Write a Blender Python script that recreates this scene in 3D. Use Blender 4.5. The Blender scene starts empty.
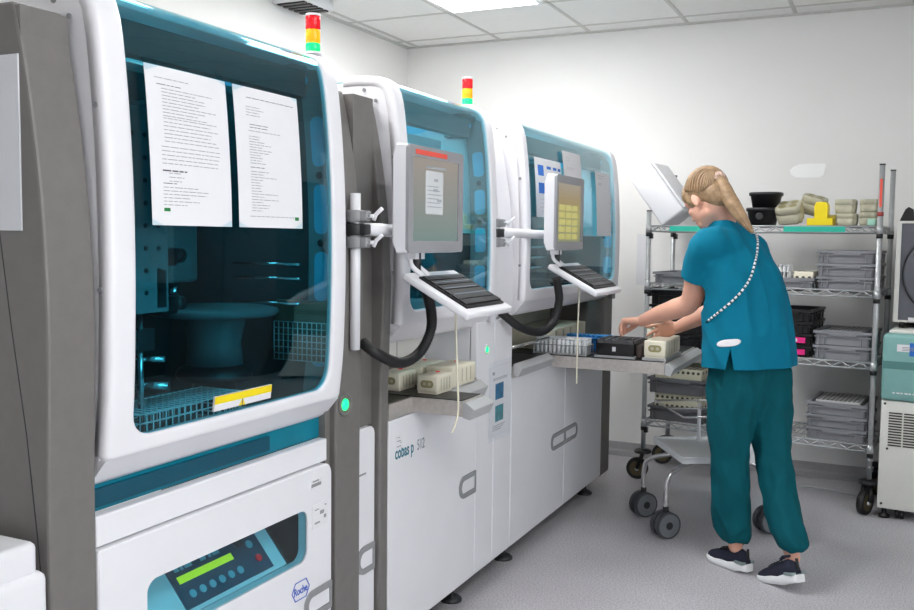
import bpy, bmesh, math, random
from mathutils import Vector, Matrix
random.seed(7)
SC = bpy.context.scene
COL = SC.collection
PI = math.pi

# ------------------------------------------------------------------ materials
def srgb(r, g, b):
    f = lambda c: (c/255/12.92) if c/255 <= 0.04045 else ((c/255+0.055)/1.055)**2.4
    return (f(r), f(g), f(b), 1)
def mat(name, col, rough=.5, metal=0., spec=.5, var=.0, scale=20., bump=0., bscale=200., emit=0., coat=0., sss=0.):
    m = bpy.data.materials.new(name); m.use_nodes = True
    nt = m.node_tree; b = nt.nodes['Principled BSDF']
    if len(col) == 3: col = (*col, 1)
    b.inputs['Base Color'].default_value = col
    b.inputs['Roughness'].default_value = rough
    b.inputs['Metallic'].default_value = metal
    b.inputs['Specular IOR Level'].default_value = spec
    b.inputs['Coat Weight'].default_value = coat
    if sss:
        b.inputs['Subsurface Weight'].default_value = sss
        b.inputs['Subsurface Radius'].default_value = (.02, .008, .004)
        b.inputs['Subsurface Scale'].default_value = .4
    if emit:
        b.inputs['Emission Color'].default_value = col
        b.inputs['Emission Strength'].default_value = emit
    tc = nt.nodes.new('ShaderNodeTexCoord')
    if var:
        n = nt.nodes.new('ShaderNodeTexNoise'); n.inputs['Scale'].default_value = scale; n.inputs['Detail'].default_value = 4
        nt.links.new(tc.outputs['Object'], n.inputs['Vector'])
        r = nt.nodes.new('ShaderNodeValToRGB')
        r.color_ramp.elements[0].position = .3; r.color_ramp.elements[1].position = .7
        r.color_ramp.elements[0].color = (*[c*(1-var) for c in col[:3]], 1)
        r.color_ramp.elements[1].color = (*[min(1, c*(1+var)) for c in col[:3]], 1)
        nt.links.new(n.outputs['Fac'], r.inputs['Fac']); nt.links.new(r.outputs['Color'], b.inputs['Base Color'])
    if bump:
        n2 = nt.nodes.new('ShaderNodeTexNoise'); n2.inputs['Scale'].default_value = bscale; n2.inputs['Detail'].default_value = 2
        nt.links.new(tc.outputs['Object'], n2.inputs['Vector'])
        bp = nt.nodes.new('ShaderNodeBump'); bp.inputs['Strength'].default_value = bump; bp.inputs['Distance'].default_value = .002
        nt.links.new(n2.outputs['Fac'], bp.inputs['Height']); nt.links.new(bp.outputs['Normal'], b.inputs['Normal'])
    return m
def glass_mat(name, tint, gloss=.9, rough=.02, ior=1.5):
    m = bpy.data.materials.new(name); m.use_nodes = True
    nt = m.node_tree; nt.nodes.clear()
    o = nt.nodes.new('ShaderNodeOutputMaterial'); mx = nt.nodes.new('ShaderNodeMixShader')
    t = nt.nodes.new('ShaderNodeBsdfTransparent'); g = nt.nodes.new('ShaderNodeBsdfGlossy'); fr = nt.nodes.new('ShaderNodeFresnel')
    fr.inputs['IOR'].default_value = ior
    t.inputs['Color'].default_value = (*tint, 1); g.inputs['Roughness'].default_value = rough
    g.inputs['Color'].default_value = (gloss, gloss, gloss, 1)
    ge = nt.nodes.new('ShaderNodeNewGeometry'); sb = nt.nodes.new('ShaderNodeMath'); sb.operation = 'SUBTRACT'; sb.inputs[0].default_value = 1
    ml = nt.nodes.new('ShaderNodeMath'); ml.operation = 'MULTIPLY'
    nt.links.new(ge.outputs['Backfacing'], sb.inputs[1]); nt.links.new(fr.outputs[0], ml.inputs[0]); nt.links.new(sb.outputs[0], ml.inputs[1])
    nt.links.new(ml.outputs[0], mx.inputs[0]); nt.links.new(t.outputs[0], mx.inputs[1]); nt.links.new(g.outputs[0], mx.inputs[2])
    nt.links.new(mx.outputs[0], o.inputs['Surface'])
    return m
M = {}
M['white'] = mat('white_enamel', srgb(229, 229, 233), .32, var=.015, scale=6)
M['hood'] = mat('white_moulded_plastic', srgb(231, 230, 234), .35, var=.015, scale=5)
M['grey'] = mat('grey_textured_plastic', srgb(112, 109, 106), .5, var=.05, scale=30, bump=.15, bscale=600)
M['lightgrey'] = mat('light_grey_plastic', srgb(176, 177, 178), .45, var=.03)
M['midgrey'] = mat('mid_grey_plastic', srgb(140, 141, 143), .5, var=.03)
M['dark'] = mat('dark_plastic', srgb(38, 40, 42), .5, var=.1)
M['black'] = mat('black_plastic', srgb(20, 20, 22), .42, var=.1)
M['rubber'] = mat('black_rubber', srgb(24, 24, 25), .55, var=.1)
M['steel'] = mat('brushed_steel', srgb(196, 190, 185), .38, .45, var=.08, scale=60)
M['chrome'] = mat('chrome', srgb(215, 215, 215), .14, 1., var=.02)
M['zinc'] = mat('zinc_plated_wire', srgb(186, 188, 190), .34, .45, var=.06)
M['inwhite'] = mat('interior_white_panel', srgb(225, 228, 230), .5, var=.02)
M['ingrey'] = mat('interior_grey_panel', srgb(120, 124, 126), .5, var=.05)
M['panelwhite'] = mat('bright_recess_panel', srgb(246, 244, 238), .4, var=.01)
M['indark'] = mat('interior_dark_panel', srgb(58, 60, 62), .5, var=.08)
M['recess'] = mat('smoked_back_panel', srgb(158, 164, 154), .35, var=.06)
M['glass'] = glass_mat('teal_tinted_glass', (.63, .88, .935), .95)
M['glassdim'] = glass_mat('dimmed_teal_glass', (.44, .80, .87), .95)  # same teal glass, tinted deeper so the nearest window looks less lit
M['tealpanel'] = glass_mat('teal_translucent_panel', (.02, .34, .45), .8, .08)
M['teal'] = mat('teal_plastic', srgb(0, 118, 140), .3, var=.08, scale=12)
M['tealdark'] = mat('dark_teal_panel', srgb(8, 72, 92), .35, var=.06)
M['slot'] = mat('slot_light_blue', srgb(120, 205, 235), .4, var=.04)  # flat slot plates coloured as blue light shining through the holes
M['red'] = mat('red_lens', srgb(215, 25, 35), .25, var=.05, emit=.35)
M['amber'] = mat('amber_lens', srgb(250, 165, 25), .25, var=.05, emit=.45)
M['green'] = mat('green_lens', srgb(20, 215, 120), .25, var=.05, emit=.7)
M['led'] = mat('green_led', srgb(20, 235, 120), .25, var=.05, emit=2.0)
M['paper'] = mat('white_paper', srgb(226, 226, 229), .8, var=.01)
M['ink'] = mat('grey_print', srgb(150, 150, 154), .8, var=.05)
M['inkdark'] = mat('dark_print', srgb(82, 82, 86), .8, var=.05)
M['inkgreen'] = mat('green_print', srgb(30, 120, 60), .8, var=.05)
M['inkblue'] = mat('blue_print', srgb(40, 110, 200), .7, var=.05)
M['inknavy'] = mat('navy_print', srgb(30, 60, 150), .6, var=.05)
M['tealtext'] = mat('teal_lettering', srgb(20, 110, 130), .5, var=.04)
M['greytext'] = mat('grey_lettering', srgb(110, 125, 135), .5, var=.04)
M['tape'] = glass_mat('clear_tape', (.80, .9, .93), .6, .3, 1.3)
M['sleeve'] = glass_mat('clear_plastic_sleeve', (.98, .985, .99), .9, .12, 1.2)
M['yellow'] = mat('yellow_plastic', srgb(245, 220, 20), .4, var=.04)
M['cream'] = mat('cream_plastic', srgb(232, 226, 205), .4, var=.03)
M['creamdark'] = mat('cream_recess', srgb(150, 142, 100), .5, var=.06)
M['beige'] = mat('beige_plastic', srgb(186, 182, 160), .5, var=.04)
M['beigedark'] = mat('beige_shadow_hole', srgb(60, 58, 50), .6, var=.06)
M['crate'] = mat('grey_crate_plastic', srgb(132, 133, 138), .5, var=.04)
M['cratedark'] = mat('dark_grey_crate_plastic', srgb(96, 96, 99), .5, var=.05)
M['pink'] = mat('pink_label', srgb(230, 40, 130), .5, var=.05)
M['greenlabel'] = mat('teal_label_strip', srgb(40, 178, 155), .45, var=.04)
M['bluerack'] = mat('blue_rack_plastic', srgb(25, 105, 190), .4, var=.06)
M['tube'] = mat('clear_white_tube', srgb(222, 224, 226), .25, var=.03)
M['capblue'] = mat('light_blue_cap', srgb(60, 150, 215), .4, var=.04)
M['mint'] = mat('mint_green_enamel', srgb(128, 176, 172), .35, var=.03)
M['offwhite'] = mat('offwhite_enamel', srgb(222, 222, 216), .4, var=.02)
M['boardwhite'] = mat('white_laminate', srgb(240, 243, 246), .16, var=.01)
M['brass'] = mat('olive_wheel_hub', srgb(96, 86, 62), .45, .4, var=.08)
M['wheelgrey'] = mat('grey_wheel_disc', srgb(118, 123, 128), .5, var=.06)
M['scrub'] = mat('teal_cotton', srgb(0, 112, 140), .85, spec=.2, var=.06, scale=9, bump=.25, bscale=900)
M['trouser'] = mat('deep_teal_cotton', srgb(0, 80, 90), .85, spec=.2, var=.07, scale=9, bump=.25, bscale=900)
M['skin'] = mat('skin', srgb(226, 172, 150), .5, spec=.35, var=.05, scale=14, sss=.15)
M['hair'] = mat('blonde_hair', srgb(158, 130, 100), .45, spec=.4, var=.28, scale=45, bump=.4, bscale=120)
M['scrunchie'] = mat('pale_pink_fabric', srgb(225, 195, 180), .8, var=.08)
M['shoe'] = mat('navy_knit', srgb(24, 28, 48), .8, var=.12, bump=.4, bscale=500)
M['sole'] = mat('white_foam_sole', srgb(235, 236, 238), .55, var=.03)
M['silver'] = mat('silver_trim', srgb(150, 165, 165), .4, .4, var=.05)
M['sock'] = mat('pale_sock', srgb(225, 200, 190), .8, var=.05)
M['wall'] = mat('white_wall_paint', srgb(238, 237, 235), .75, var=.012, scale=3, bump=.06, bscale=300)
M['ceil'] = mat('white_ceiling_tile', srgb(238, 238, 236), .85, var=.012, scale=30, bump=.1, bscale=400)
M['tbar'] = mat('ceiling_grid_bar', srgb(205, 204, 200), .6, var=.02)
M['lamp'] = mat('lamp_diffuser', (1, .995, .985), .5, var=.0, emit=13.0)
M['keys'] = mat('black_keys', srgb(26, 27, 29), .45, var=.1)
M['lcd'] = mat('green_lcd', srgb(200, 210, 40), .4, var=.06, emit=.7)
M['button'] = mat('pale_teal_button', srgb(120, 185, 200), .4, var=.05)
M['redsticker'] = mat('red_sticker', srgb(235, 90, 75), .5, var=.05)
M['photoblue'] = mat('blue_photo_print', srgb(40, 110, 150), .5, var=.35, scale=30)
M['phototeal'] = mat('teal_photo_print', srgb(70, 140, 150), .5, var=.35, scale=30)
M['hexblue'] = mat('blue_ink', srgb(60, 95, 190), .5, var=.04)
M['bezel'] = mat('grey_bezel_plastic', srgb(152, 152, 156), .45, var=.03)
M['darkred'] = mat('dark_red_tape', srgb(160, 62, 60), .5, var=.06)
M['fillpane'] = mat('fill_light_pane', (.93, .97, 1.0), .5, emit=4.8)  # glowing pane of the added fill-light windows
M['tread'] = mat('dark_grey_tread', srgb(66, 68, 72), .5, var=.06)
M['door'] = mat('grey_blue_chamber_door', srgb(96, 98, 106), .4, var=.06)
M['reflectbrown'] = mat('crate_reflection_brown', srgb(120, 84, 70), .5, .2, var=.1)  # colour of red crates reflected in the glass

def floor_mat():
    m = bpy.data.materials.new('speckled_vinyl_floor'); m.use_nodes = True
    nt = m.node_tree; b = nt.nodes['Principled BSDF']; L = nt.links
    tc = nt.nodes.new('ShaderNodeTexCoord')
    def noise(s, d=3):
        n = nt.nodes.new('ShaderNodeTexNoise'); n.inputs['Scale'].default_value = s; n.inputs['Detail'].default_value = d
        L.new(tc.outputs['Object'], n.inputs['Vector']); return n
    def ramp(n, p0, c0, p1, c1):
        r = nt.nodes.new('ShaderNodeValToRGB'); e = r.color_ramp.elements
        e[0].position = p0; e[0].color = c0; e[1].position = p1; e[1].color = c1
        L.new(n.outputs['Fac'], r.inputs['Fac']); return r
    a = ramp(noise(150, 2), .36, srgb(170, 168, 172), .64, srgb(214, 212, 216))
    c = ramp(noise(1.6, 3), .3, srgb(238, 235, 236), .7, (1, 1, 1, 1))
    mx = nt.nodes.new('ShaderNodeMix'); mx.data_type = 'RGBA'; mx.blend_type = 'MULTIPLY'; mx.inputs[0].default_value = 1
    L.new(a.outputs['Color'], mx.inputs[6]); L.new(c.outputs['Color'], mx.inputs[7])
    L.new(mx.outputs[2], b.inputs['Base Color'])
    b.inputs['Roughness'].default_value = .42; b.inputs['Specular IOR Level'].default_value = .35
    return m
M['floor'] = floor_mat()
M['base'] = mat('grey_vinyl_skirting', srgb(164, 162, 164), .5, var=.08, scale=120)

def screen_mat(name, stops, emit):
    """stops: list of (pos, srgb) along local z over 0..1 generated"""
    m = bpy.data.materials.new(name); m.use_nodes = True
    nt = m.node_tree; b = nt.nodes['Principled BSDF']; L = nt.links
    tc = nt.nodes.new('ShaderNodeTexCoord'); sp = nt.nodes.new('ShaderNodeSeparateXYZ'); L.new(tc.outputs['Generated'], sp.inputs[0])
    r = nt.nodes.new('ShaderNodeValToRGB')
    while len(r.color_ramp.elements) < len(stops): r.color_ramp.elements.new(.5)
    for e, (p, c) in zip(r.color_ramp.elements, stops): e.position = p; e.color = c
    L.new(sp.outputs[2], r.inputs['Fac'])
    b.inputs['Base Color'].default_value = (.03, .03, .035, 1)
    L.new(r.outputs['Color'], b.inputs['Emission Color']); b.inputs['Emission Strength'].default_value = emit
    b.inputs['Roughness'].default_value = .25
    return m
M['screen1'] = screen_mat('grey_teal_screen', [(0, srgb(128, 148, 142)), (.45, srgb(148, 152, 146)), (1, srgb(166, 158, 148))], .8)
M['screen2'] = screen_mat('gold_reflection_screen', [(0, srgb(140, 142, 110)), (.45, srgb(172, 168, 112)), (.7, srgb(165, 148, 112)), (1, srgb(168, 160, 145))], .8)  # gold gradient puts reflections on the far monitor into its glow
M['screenwin'] = mat('pale_screen_window', srgb(172, 175, 177), .4, var=.02, emit=.42)
M['screenline'] = mat('screen_text', srgb(128, 134, 140), .4, var=.02, emit=.5)
M['screengold'] = mat('yellow_screen_tile', srgb(172, 166, 98), .4, var=.1, emit=.5)

# ------------------------------------------------------------------ mesh builder
class MB:
    def __init__(s): s.bm = bmesh.new(); s.m = 0; s.X = Matrix.Identity(4)
    def _f(s, vs, smooth=False):
        try:
            f = s.bm.faces.new(vs); f.material_index = s.m; f.smooth = smooth; return f
        except ValueError: return None
    def v(s, p): return s.bm.verts.new(s.X @ Vector(p))
    def box(s, x0, x1, y0, y1, z0, z1, bev=0, seg=2):
        if bev:
            t = bmesh.new(); bmesh.ops.create_cube(t, size=1)
            for w in t.verts: w.co = Vector(((x0+x1)/2+w.co.x*(x1-x0), (y0+y1)/2+w.co.y*(y1-y0), (z0+z1)/2+w.co.z*(z1-z0)))
            bmesh.ops.bevel(t, geom=t.edges[:], offset=bev, segments=seg, affect='EDGES', profile=.5)
            mp = {w: s.v(w.co) for w in t.verts}
            for f in t.faces: s._f([mp[w] for w in f.verts], True)
            t.free(); return s
        c = [s.v(p) for p in ((x0,y0,z0),(x1,y0,z0),(x1,y1,z0),(x0,y1,z0),(x0,y0,z1),(x1,y0,z1),(x1,y1,z1),(x0,y1,z1))]
        for q in ((3,2,1,0),(4,5,6,7),(0,1,5,4),(1,2,6,5),(2,3,7,6),(3,0,4,7)): s._f([c[i] for i in q])
        return s
    def cyl(s, p0, p1, r, r2=None, seg=14, cap=True):
        p0, p1 = Vector(p0), Vector(p1); r2 = r if r2 is None else r2
        d = (p1-p0).normalized(); a = d.orthogonal().normalized(); b = d.cross(a)
        R0 = [s.v(p0+(a*math.cos(2*PI*i/seg)+b*math.sin(2*PI*i/seg))*r) for i in range(seg)]
        R1 = [s.v(p1+(a*math.cos(2*PI*i/seg)+b*math.sin(2*PI*i/seg))*r2) for i in range(seg)]
        for i in range(seg): s._f([R0[i], R0[(i+1) % seg], R1[(i+1) % seg], R1[i]], True)
        if cap: s._f(R0[::-1]); s._f(R1)
        return s
    def tube(s, pts, r, seg=8, cap=True, closed=False):
        P = [Vector(p) for p in pts]; n = len(P); rs = r if isinstance(r, (list, tuple)) else [r]*n
        T = []
        for i in range(n):
            if closed: d = P[(i+1) % n]-P[i-1]
            else: d = P[min(i+1, n-1)]-P[max(i-1, 0)]
            T.append(d.normalized())
        a = T[0].orthogonal().normalized(); rings = []
        for i in range(n):
            a = (a-T[i]*a.dot(T[i])); a = a.normalized() if a.length > 1e-6 else T[i].orthogonal().normalized()
            b = T[i].cross(a)
            rings.append([s.v(P[i]+(a*math.cos(2*PI*k/seg)+b*math.sin(2*PI*k/seg))*rs[i]) for k in range(seg)])
        m = n if closed else n-1
        for i in range(m):
            A, B = rings[i], rings[(i+1) % n]
            for k in range(seg): s._f([A[k], A[(k+1) % seg], B[(k+1) % seg], B[k]], True)
        if cap and not closed: s._f(rings[0][::-1]); s._f(rings[-1])
        return s
    def prism(s, poly, axis, a, b, smooth=False):
        """poly: 2D list; axis 'x': (y,z); 'y': (x,z); 'z': (x,y)"""
        def P(u, v, t): return {'x': (t, u, v), 'y': (u, t, v), 'z': (u, v, t)}[axis]
        A = [s.v(P(u, v, a)) for u, v in poly]; B = [s.v(P(u, v, b)) for u, v in poly]; n = len(poly)
        for i in range(n): s._f([A[i], A[(i+1) % n], B[(i+1) % n], B[i]], smooth)
        s._f(A[::-1]); s._f(B); return s
    def lathe(s, prof, c=(0, 0, 0), seg=24, axis='z'):
        c = Vector(c); rings = []
        for r, z in prof:
            ring = []
            for k in range(seg):
                u, v = r*math.cos(2*PI*k/seg), r*math.sin(2*PI*k/seg)
                ring.append(s.v(c+Vector({'z': (u, v, z), 'x': (z, u, v), 'y': (u, z, v)}[axis])))
            rings.append(ring)
        for A, B in zip(rings, rings[1:]):
            for k in range(seg): s._f([A[k], A[(k+1) % seg], B[(k+1) % seg], B[k]], True)
        s._f(rings[0][::-1]); s._f(rings[-1]); return s
    def ell(s, c, rx, ry, rz, seg=16, rin=10, R=None):
        c = Vector(c); rows = []
        for j in range(1, rin):
            t = PI*j/rin; rows.append([(rx*math.sin(t)*math.cos(2*PI*k/seg), ry*math.sin(t)*math.sin(2*PI*k/seg), rz*math.cos(t)) for k in range(seg)])
        tr = (lambda p: c+R @ Vector(p)) if R is not None else (lambda p: c+Vector(p))
        top = s.v(tr((0, 0, rz))); bot = s.v(tr((0, 0, -rz))); V = [[s.v(tr(p)) for p in row] for row in rows]
        for k in range(seg):
            s._f([top, V[0][k], V[0][(k+1) % seg]], True); s._f([bot, V[-1][(k+1) % seg], V[-1][k]], True)
        for A, B in zip(V, V[1:]):
            for k in range(seg): s._f([A[k], B[k], B[(k+1) % seg], A[(k+1) % seg]], True)
        return s
    def loft(s, rings, seg=24, p=2.2, cap=True):
        """rings: (center, u, v, a, b)"""
        R = []
        for c, u, v, a, b in rings:
            c, u, v = Vector(c), Vector(u), Vector(v); ring = []
            for k in range(seg):
                t = 2*PI*k/seg; ct, st = math.cos(t), math.sin(t)
                x = math.copysign(abs(ct)**(2/p), ct); y = math.copysign(abs(st)**(2/p), st)
                ring.append(s.v(c+u*a*x+v*b*y))
            R.append(ring)
        for A, B in zip(R, R[1:]):
            for k in range(seg): s._f([A[k], A[(k+1) % seg], B[(k+1) % seg], B[k]], True)
        if cap: s._f(R[0][::-1]); s._f(R[-1])
        return s
    def quad(s, a, b, c, d): s._f([s.v(a), s.v(b), s.v(c), s.v(d)]); return s
    def plate(s, x, poly, t=.002):
        """thin plate on a plane facing +x, poly in (y,z)"""
        return s.prism(poly, 'x', x, x+t)
    def build(s, name, mats, parent=None, org=None, bev=0, fix=True, local=False):
        bm = s.bm
        if fix: bmesh.ops.recalc_face_normals(bm, faces=bm.faces[:])
        me = bpy.data.meshes.new(name)
        if parent is not None:
            if not local:
                mw = abs_m(parent).inverted()
                bmesh.ops.transform(bm, matrix=mw, verts=bm.verts[:])
        elif org is not None:
            bmesh.ops.translate(bm, vec=-Vector(org), verts=bm.verts[:])
        bm.to_mesh(me); bm.free()
        for m in (mats if isinstance(mats, (list, tuple)) else [mats]): me.materials.append(m)
        o = bpy.data.objects.new(name, me); COL.objects.link(o)
        if parent is not None: o.parent = parent
        elif org is not None: o.location = org
        if bev:
            md = o.modifiers.new('bevel', 'BEVEL'); md.width = bev; md.segments = 2; md.limit_method = 'ANGLE'; md.angle_limit = math.radians(40)
            md.harden_normals = False
        return o
def abs_m(o):
    m = o.matrix_basis.copy()
    while o.parent is not None: o = o.parent; m = o.matrix_basis @ m
    return m
def tag(o, label=None, cat=None, group=None, kind=None):
    if label: o['label'] = label
    if cat: o['category'] = cat
    if group: o['group'] = group
    if kind: o['kind'] = kind
    return o
def thing(name, label, cat, loc=(0, 0, 0), rz=0., group=None):
    o = bpy.data.objects.new(name, None); COL.objects.link(o); o.empty_display_size = .05
    o.location = loc; o.rotation_euler = (0, 0, rz)
    o.matrix_basis = Matrix.Translation(loc) @ Matrix.Rotation(rz, 4, 'Z')
    return tag(o, label, cat, group)
def kids(o): return [c for c in COL.objects if c.parent == o]
def copy_tree(o, loc=None, rz=None, label=None, parent=None, ch=None):
    ch = kids(o)
    c = o.copy(); COL.objects.link(c)
    if parent is not None: c.parent = parent
    if loc is not None: c.location = loc
    if rz is not None: c.rotation_euler = (0, 0, rz)
    if label: c['label'] = label
    for k in ch: copy_tree(k, parent=c)
    return c
def struct(o): return tag(o, kind='structure')
def spline(pts, n=12):
    P = [Vector(p) for p in pts]; P = [P[0]*2-P[1]]+P+[P[-1]*2-P[-2]]; out = []
    for i in range(1, len(P)-2):
        for k in range(n):
            t = k/n; a, b, c, d = P[i-1], P[i], P[i+1], P[i+2]
            out.append(.5*((2*b)+(c-a)*t+(2*a-5*b+4*c-d)*t*t+(3*b-a-3*c+d)*t**3))
    out.append(P[-2]); return out
def rrect(y0, y1, z0, z1, r, n=5, rs=None):
    """rounded rectangle, ccw from the lower left corner; rs: radii ll, lr, ur, ul"""
    rs = rs or (r, r, r, r); out = []
    for (cy, cz, rr, a0) in ((y0+rs[0], z0+rs[0], rs[0], PI), (y1-rs[1], z0+rs[1], rs[1], 1.5*PI), (y1-rs[2], z1-rs[2], rs[2], 0), (y0+rs[3], z1-rs[3], rs[3], .5*PI)):
        for k in range(n+1):
            a = a0+.5*PI*k/n; out.append((cy+rr*math.cos(a), cz+rr*math.sin(a)))
    return out
def text_mesh(s, size, loc, mat_, name, parent, bold=0., ext=.0006, align='LEFT', sx=1., rot=None):
    cu = bpy.data.curves.new(name, 'FONT'); cu.body = s; cu.size = size; cu.extrude = ext; cu.offset = bold; cu.align_x = align
    cu.resolution_u = 3
    t = bpy.data.objects.new(name, cu); COL.objects.link(t)
    dg = bpy.context.evaluated_depsgraph_get(); me = bpy.data.meshes.new_from_object(t.evaluated_get(dg))
    COL.objects.unlink(t); bpy.data.objects.remove(t)
    # text x -> world y, text y -> world z, facing +x
    R = rot if rot is not None else Matrix(((0, 0, 1), (1, 0, 0), (0, 1, 0))).to_4x4()
    me.transform(abs_m(parent).inverted() @ Matrix.Translation(loc) @ R @ Matrix.Diagonal((sx, 1, 1, 1)))
    me.materials.clear(); me.materials.append(mat_)
    o = bpy.data.objects.new(name, me); COL.objects.link(o); o.parent = parent
    return o
# ------------------------------------------------------------------ camera
F_PX, YAW, PITCH, ROLL, CAMH = 925., 0.43939, 0.071977, 0.01155, 1.38
fw = Vector((-math.sin(YAW)*math.cos(PITCH), math.cos(YAW)*math.cos(PITCH), -math.sin(PITCH)))
rt = Vector((math.cos(YAW), math.sin(YAW), 0)); up = rt.cross(fw)
r2 = rt*math.cos(ROLL)+up*math.sin(ROLL); u2 = -rt*math.sin(ROLL)+up*math.cos(ROLL)
cam = bpy.data.cameras.new('camera'); co = bpy.data.objects.new('camera', cam); COL.objects.link(co)
mm = Matrix((r2, u2, -fw)).transposed().to_4x4(); mm.translation = (0, 0, CAMH); co.matrix_world = mm
cam.sensor_fit = 'HORIZONTAL'; cam.sensor_width = 36; cam.lens = F_PX/914*36; cam.clip_start = .05
SC.camera = co

# ------------------------------------------------------------------ room
XL, XR, YB, YF, ZC = -3.108, 2.7, 5.76, -2.6, 2.695
struct(MB().box(XL-.1, XR+.1, YF-.1, YB+.1, -.1, 0).build('floor', M['floor']))
struct(MB().box(XL-.1, XR+.1, YF-.1, YB+.1, ZC, ZC+.1).build('ceiling', M['ceil']))
struct(MB().box(XL-.1, XL, YF, YB, 0, ZC).build('wall_left', M['wall']))
struct(MB().box(XR, XR+.1, YF, YB, 0, ZC).build('wall_right', M['wall']))
struct(MB().box(XL-.1, XR+.1, YB, YB+.1, 0, ZC).build('wall_back', M['wall']))
struct(MB().box(XL-.1, XR+.1, YF-.1, YF, 0, ZC).build('wall_front', M['wall']))
b = MB(); b.prism([(YB, 0), (YB-.014, 0), (YB-.014, .03), (YB-.006, .045), (YB-.006, .088), (YB, .09)], 'x', XL, XR)
struct(b.build('baseboard_back', M['base']))
# ceiling grid
g = MB()
for k in range(-1, 9):
    x = -2.41+.615*k
    if XL < x < XR: g.box(x-.011, x+.011, YF, YB, ZC-.004, ZC)
for k in range(14):
    y = 5.57-.615*k
    if YF < y < YB: g.box(XL, XR, y-.011, y+.011, ZC-.004, ZC)
g.box(XL, XR, YB-.022, YB, ZC-.01, ZC); g.box(XL, XL+.022, YF, YB, ZC-.01, ZC)
struct(g.build('trim_1', M['tbar']))

for n_, (ya, yb) in enumerate(((-1.2, .35), (.55, 2.1))):  # windows added on the unseen right wall as soft fill light
    f = MB(); x = XR-.03
    f.box(x, XR+.0, ya-.05, ya, .95, 2.35).box(x, XR, yb, yb+.05, .95, 2.35).box(x, XR, ya, yb, .95, 1.0).box(x, XR, ya, yb, 2.3, 2.35)
    f.m = 1; f.box(XR-.012, XR-.004, ya, yb, 1.0, 2.3)
    struct(f.build('window_%d' % (n_+1), [M['white'], M['fillpane']]))
def ceiling_light(loc, label, strength=None):
    t = thing('ceiling_light', label, 'ceiling light', loc, group='recessed ceiling light panels')
    f = MB(); hx, hy = .28, .59
    f.box(-hx, hx, -hy, -hy+.02, -.012, -.004).box(-hx, hx, hy-.02, hy, -.012, -.004).box(-hx, -hx+.02, -hy+.02, hy-.02, -.012, -.004).box(hx-.02, hx, -hy+.02, hy-.02, -.012, -.004)
    f.build('frame', M['white'], t, local=True)
    MB().box(-hx+.02, hx-.02, -hy+.02, hy-.02, -.010, -.004).build('diffuser', M['lamp'], t, local=True)
    return t
L0 = ceiling_light((-2.10, 4.36, ZC), 'bright recessed ceiling light panel above the far machine near the left wall')
for x_, y_, s_ in ((-2.10, 1.9, 'above the middle machine'), (-1.49, 3.45, 'over the far machine front'), (.36, 1.28, 'right of the camera')):
    copy_tree(L0, (x_, y_, ZC), label='recessed ceiling light panel '+s_+', outside the photo')

# slotted vent hanging at the left end of the ceiling
t = thing('air_vent', 'white air vent with dark louvres hanging from ceiling above nearest light tower', 'air vent', (-2.955, 4.40, 2.64))
MB().box(-.15, .06, -.20, .09, .0, .055, .008).build('housing', M['white'], t, local=True)
v = MB()
for k in range(5): v.box(-.13, .045, -.18+.052*k, -.15+.052*k, -.008, .002)
v.build('louvre', M['black'], t, local=True)

# ------------------------------------------------------------------ analyser machines
XF = -1.42
HP = [(-1.404, .90), (-1.398, .95), (-1.387, 1.05), (-1.381, 1.20), (-1.379, 1.35), (-1.382, 1.50), (-1.391, 1.65), (-1.402, 1.76), (-1.410, 1.81), (-1.420, 1.842), (-1.438, 1.866), (-1.470, 1.880), (-1.54, 1.886), (-1.60, 1.885)]
def hood_profile(zb):
    P = [p for p in HP if p[1] > zb+.02]
    x0 = next(a[0]+(b[0]-a[0])*(zb-a[1])/(b[1]-a[1]) for a, b in zip(HP, HP[1:]) if a[1] <= zb <= b[1])
    return [(x0, zb)]+P
def dense(P, n=6):
    return [(p.x, p.y) for p in spline([(x, z, 0) for x, z in P], n)]
class Curve:
    def __init__(s, P):
        s.P = dense(P); s.S = [0]
        for a, b in zip(s.P, s.P[1:]): s.S.append(s.S[-1]+math.hypot(b[0]-a[0], b[1]-a[1]))
        s.L = s.S[-1]
    def at(s, t):
        t = max(0, min(s.L, t))
        for i in range(len(s.S)-1):
            if t <= s.S[i+1]+1e-9:
                k = (t-s.S[i])/max(1e-9, s.S[i+1]-s.S[i]); a, b = s.P[i], s.P[i+1]
                return a[0]+(b[0]-a[0])*k, a[1]+(b[1]-a[1])*k
        return s.P[-1]
    def s_of(s, z):
        for i, (x, zz) in enumerate(s.P):
            if zz >= z: return s.S[i]
        return s.L
def dens2(poly, d=.03):
    out = []
    for i, a in enumerate(poly):
        b = poly[(i+1) % len(poly)]; n = max(1, int(math.hypot(b[0]-a[0], b[1]-a[1])/d))
        for k in range(n): out.append((a[0]+(b[0]-a[0])*k/n, a[1]+(b[1]-a[1])*k/n))
    return out
def mapped(cv, y, s, off=0.):
    x, z = cv.at(s); x1, z1 = cv.at(s+.004); x0, z0 = cv.at(s-.004)
    dx, dz = x1-x0, z1-z0; l = math.hypot(dx, dz) or 1
    return (x+dz/l*off, y, z-dx/l*off)
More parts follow.
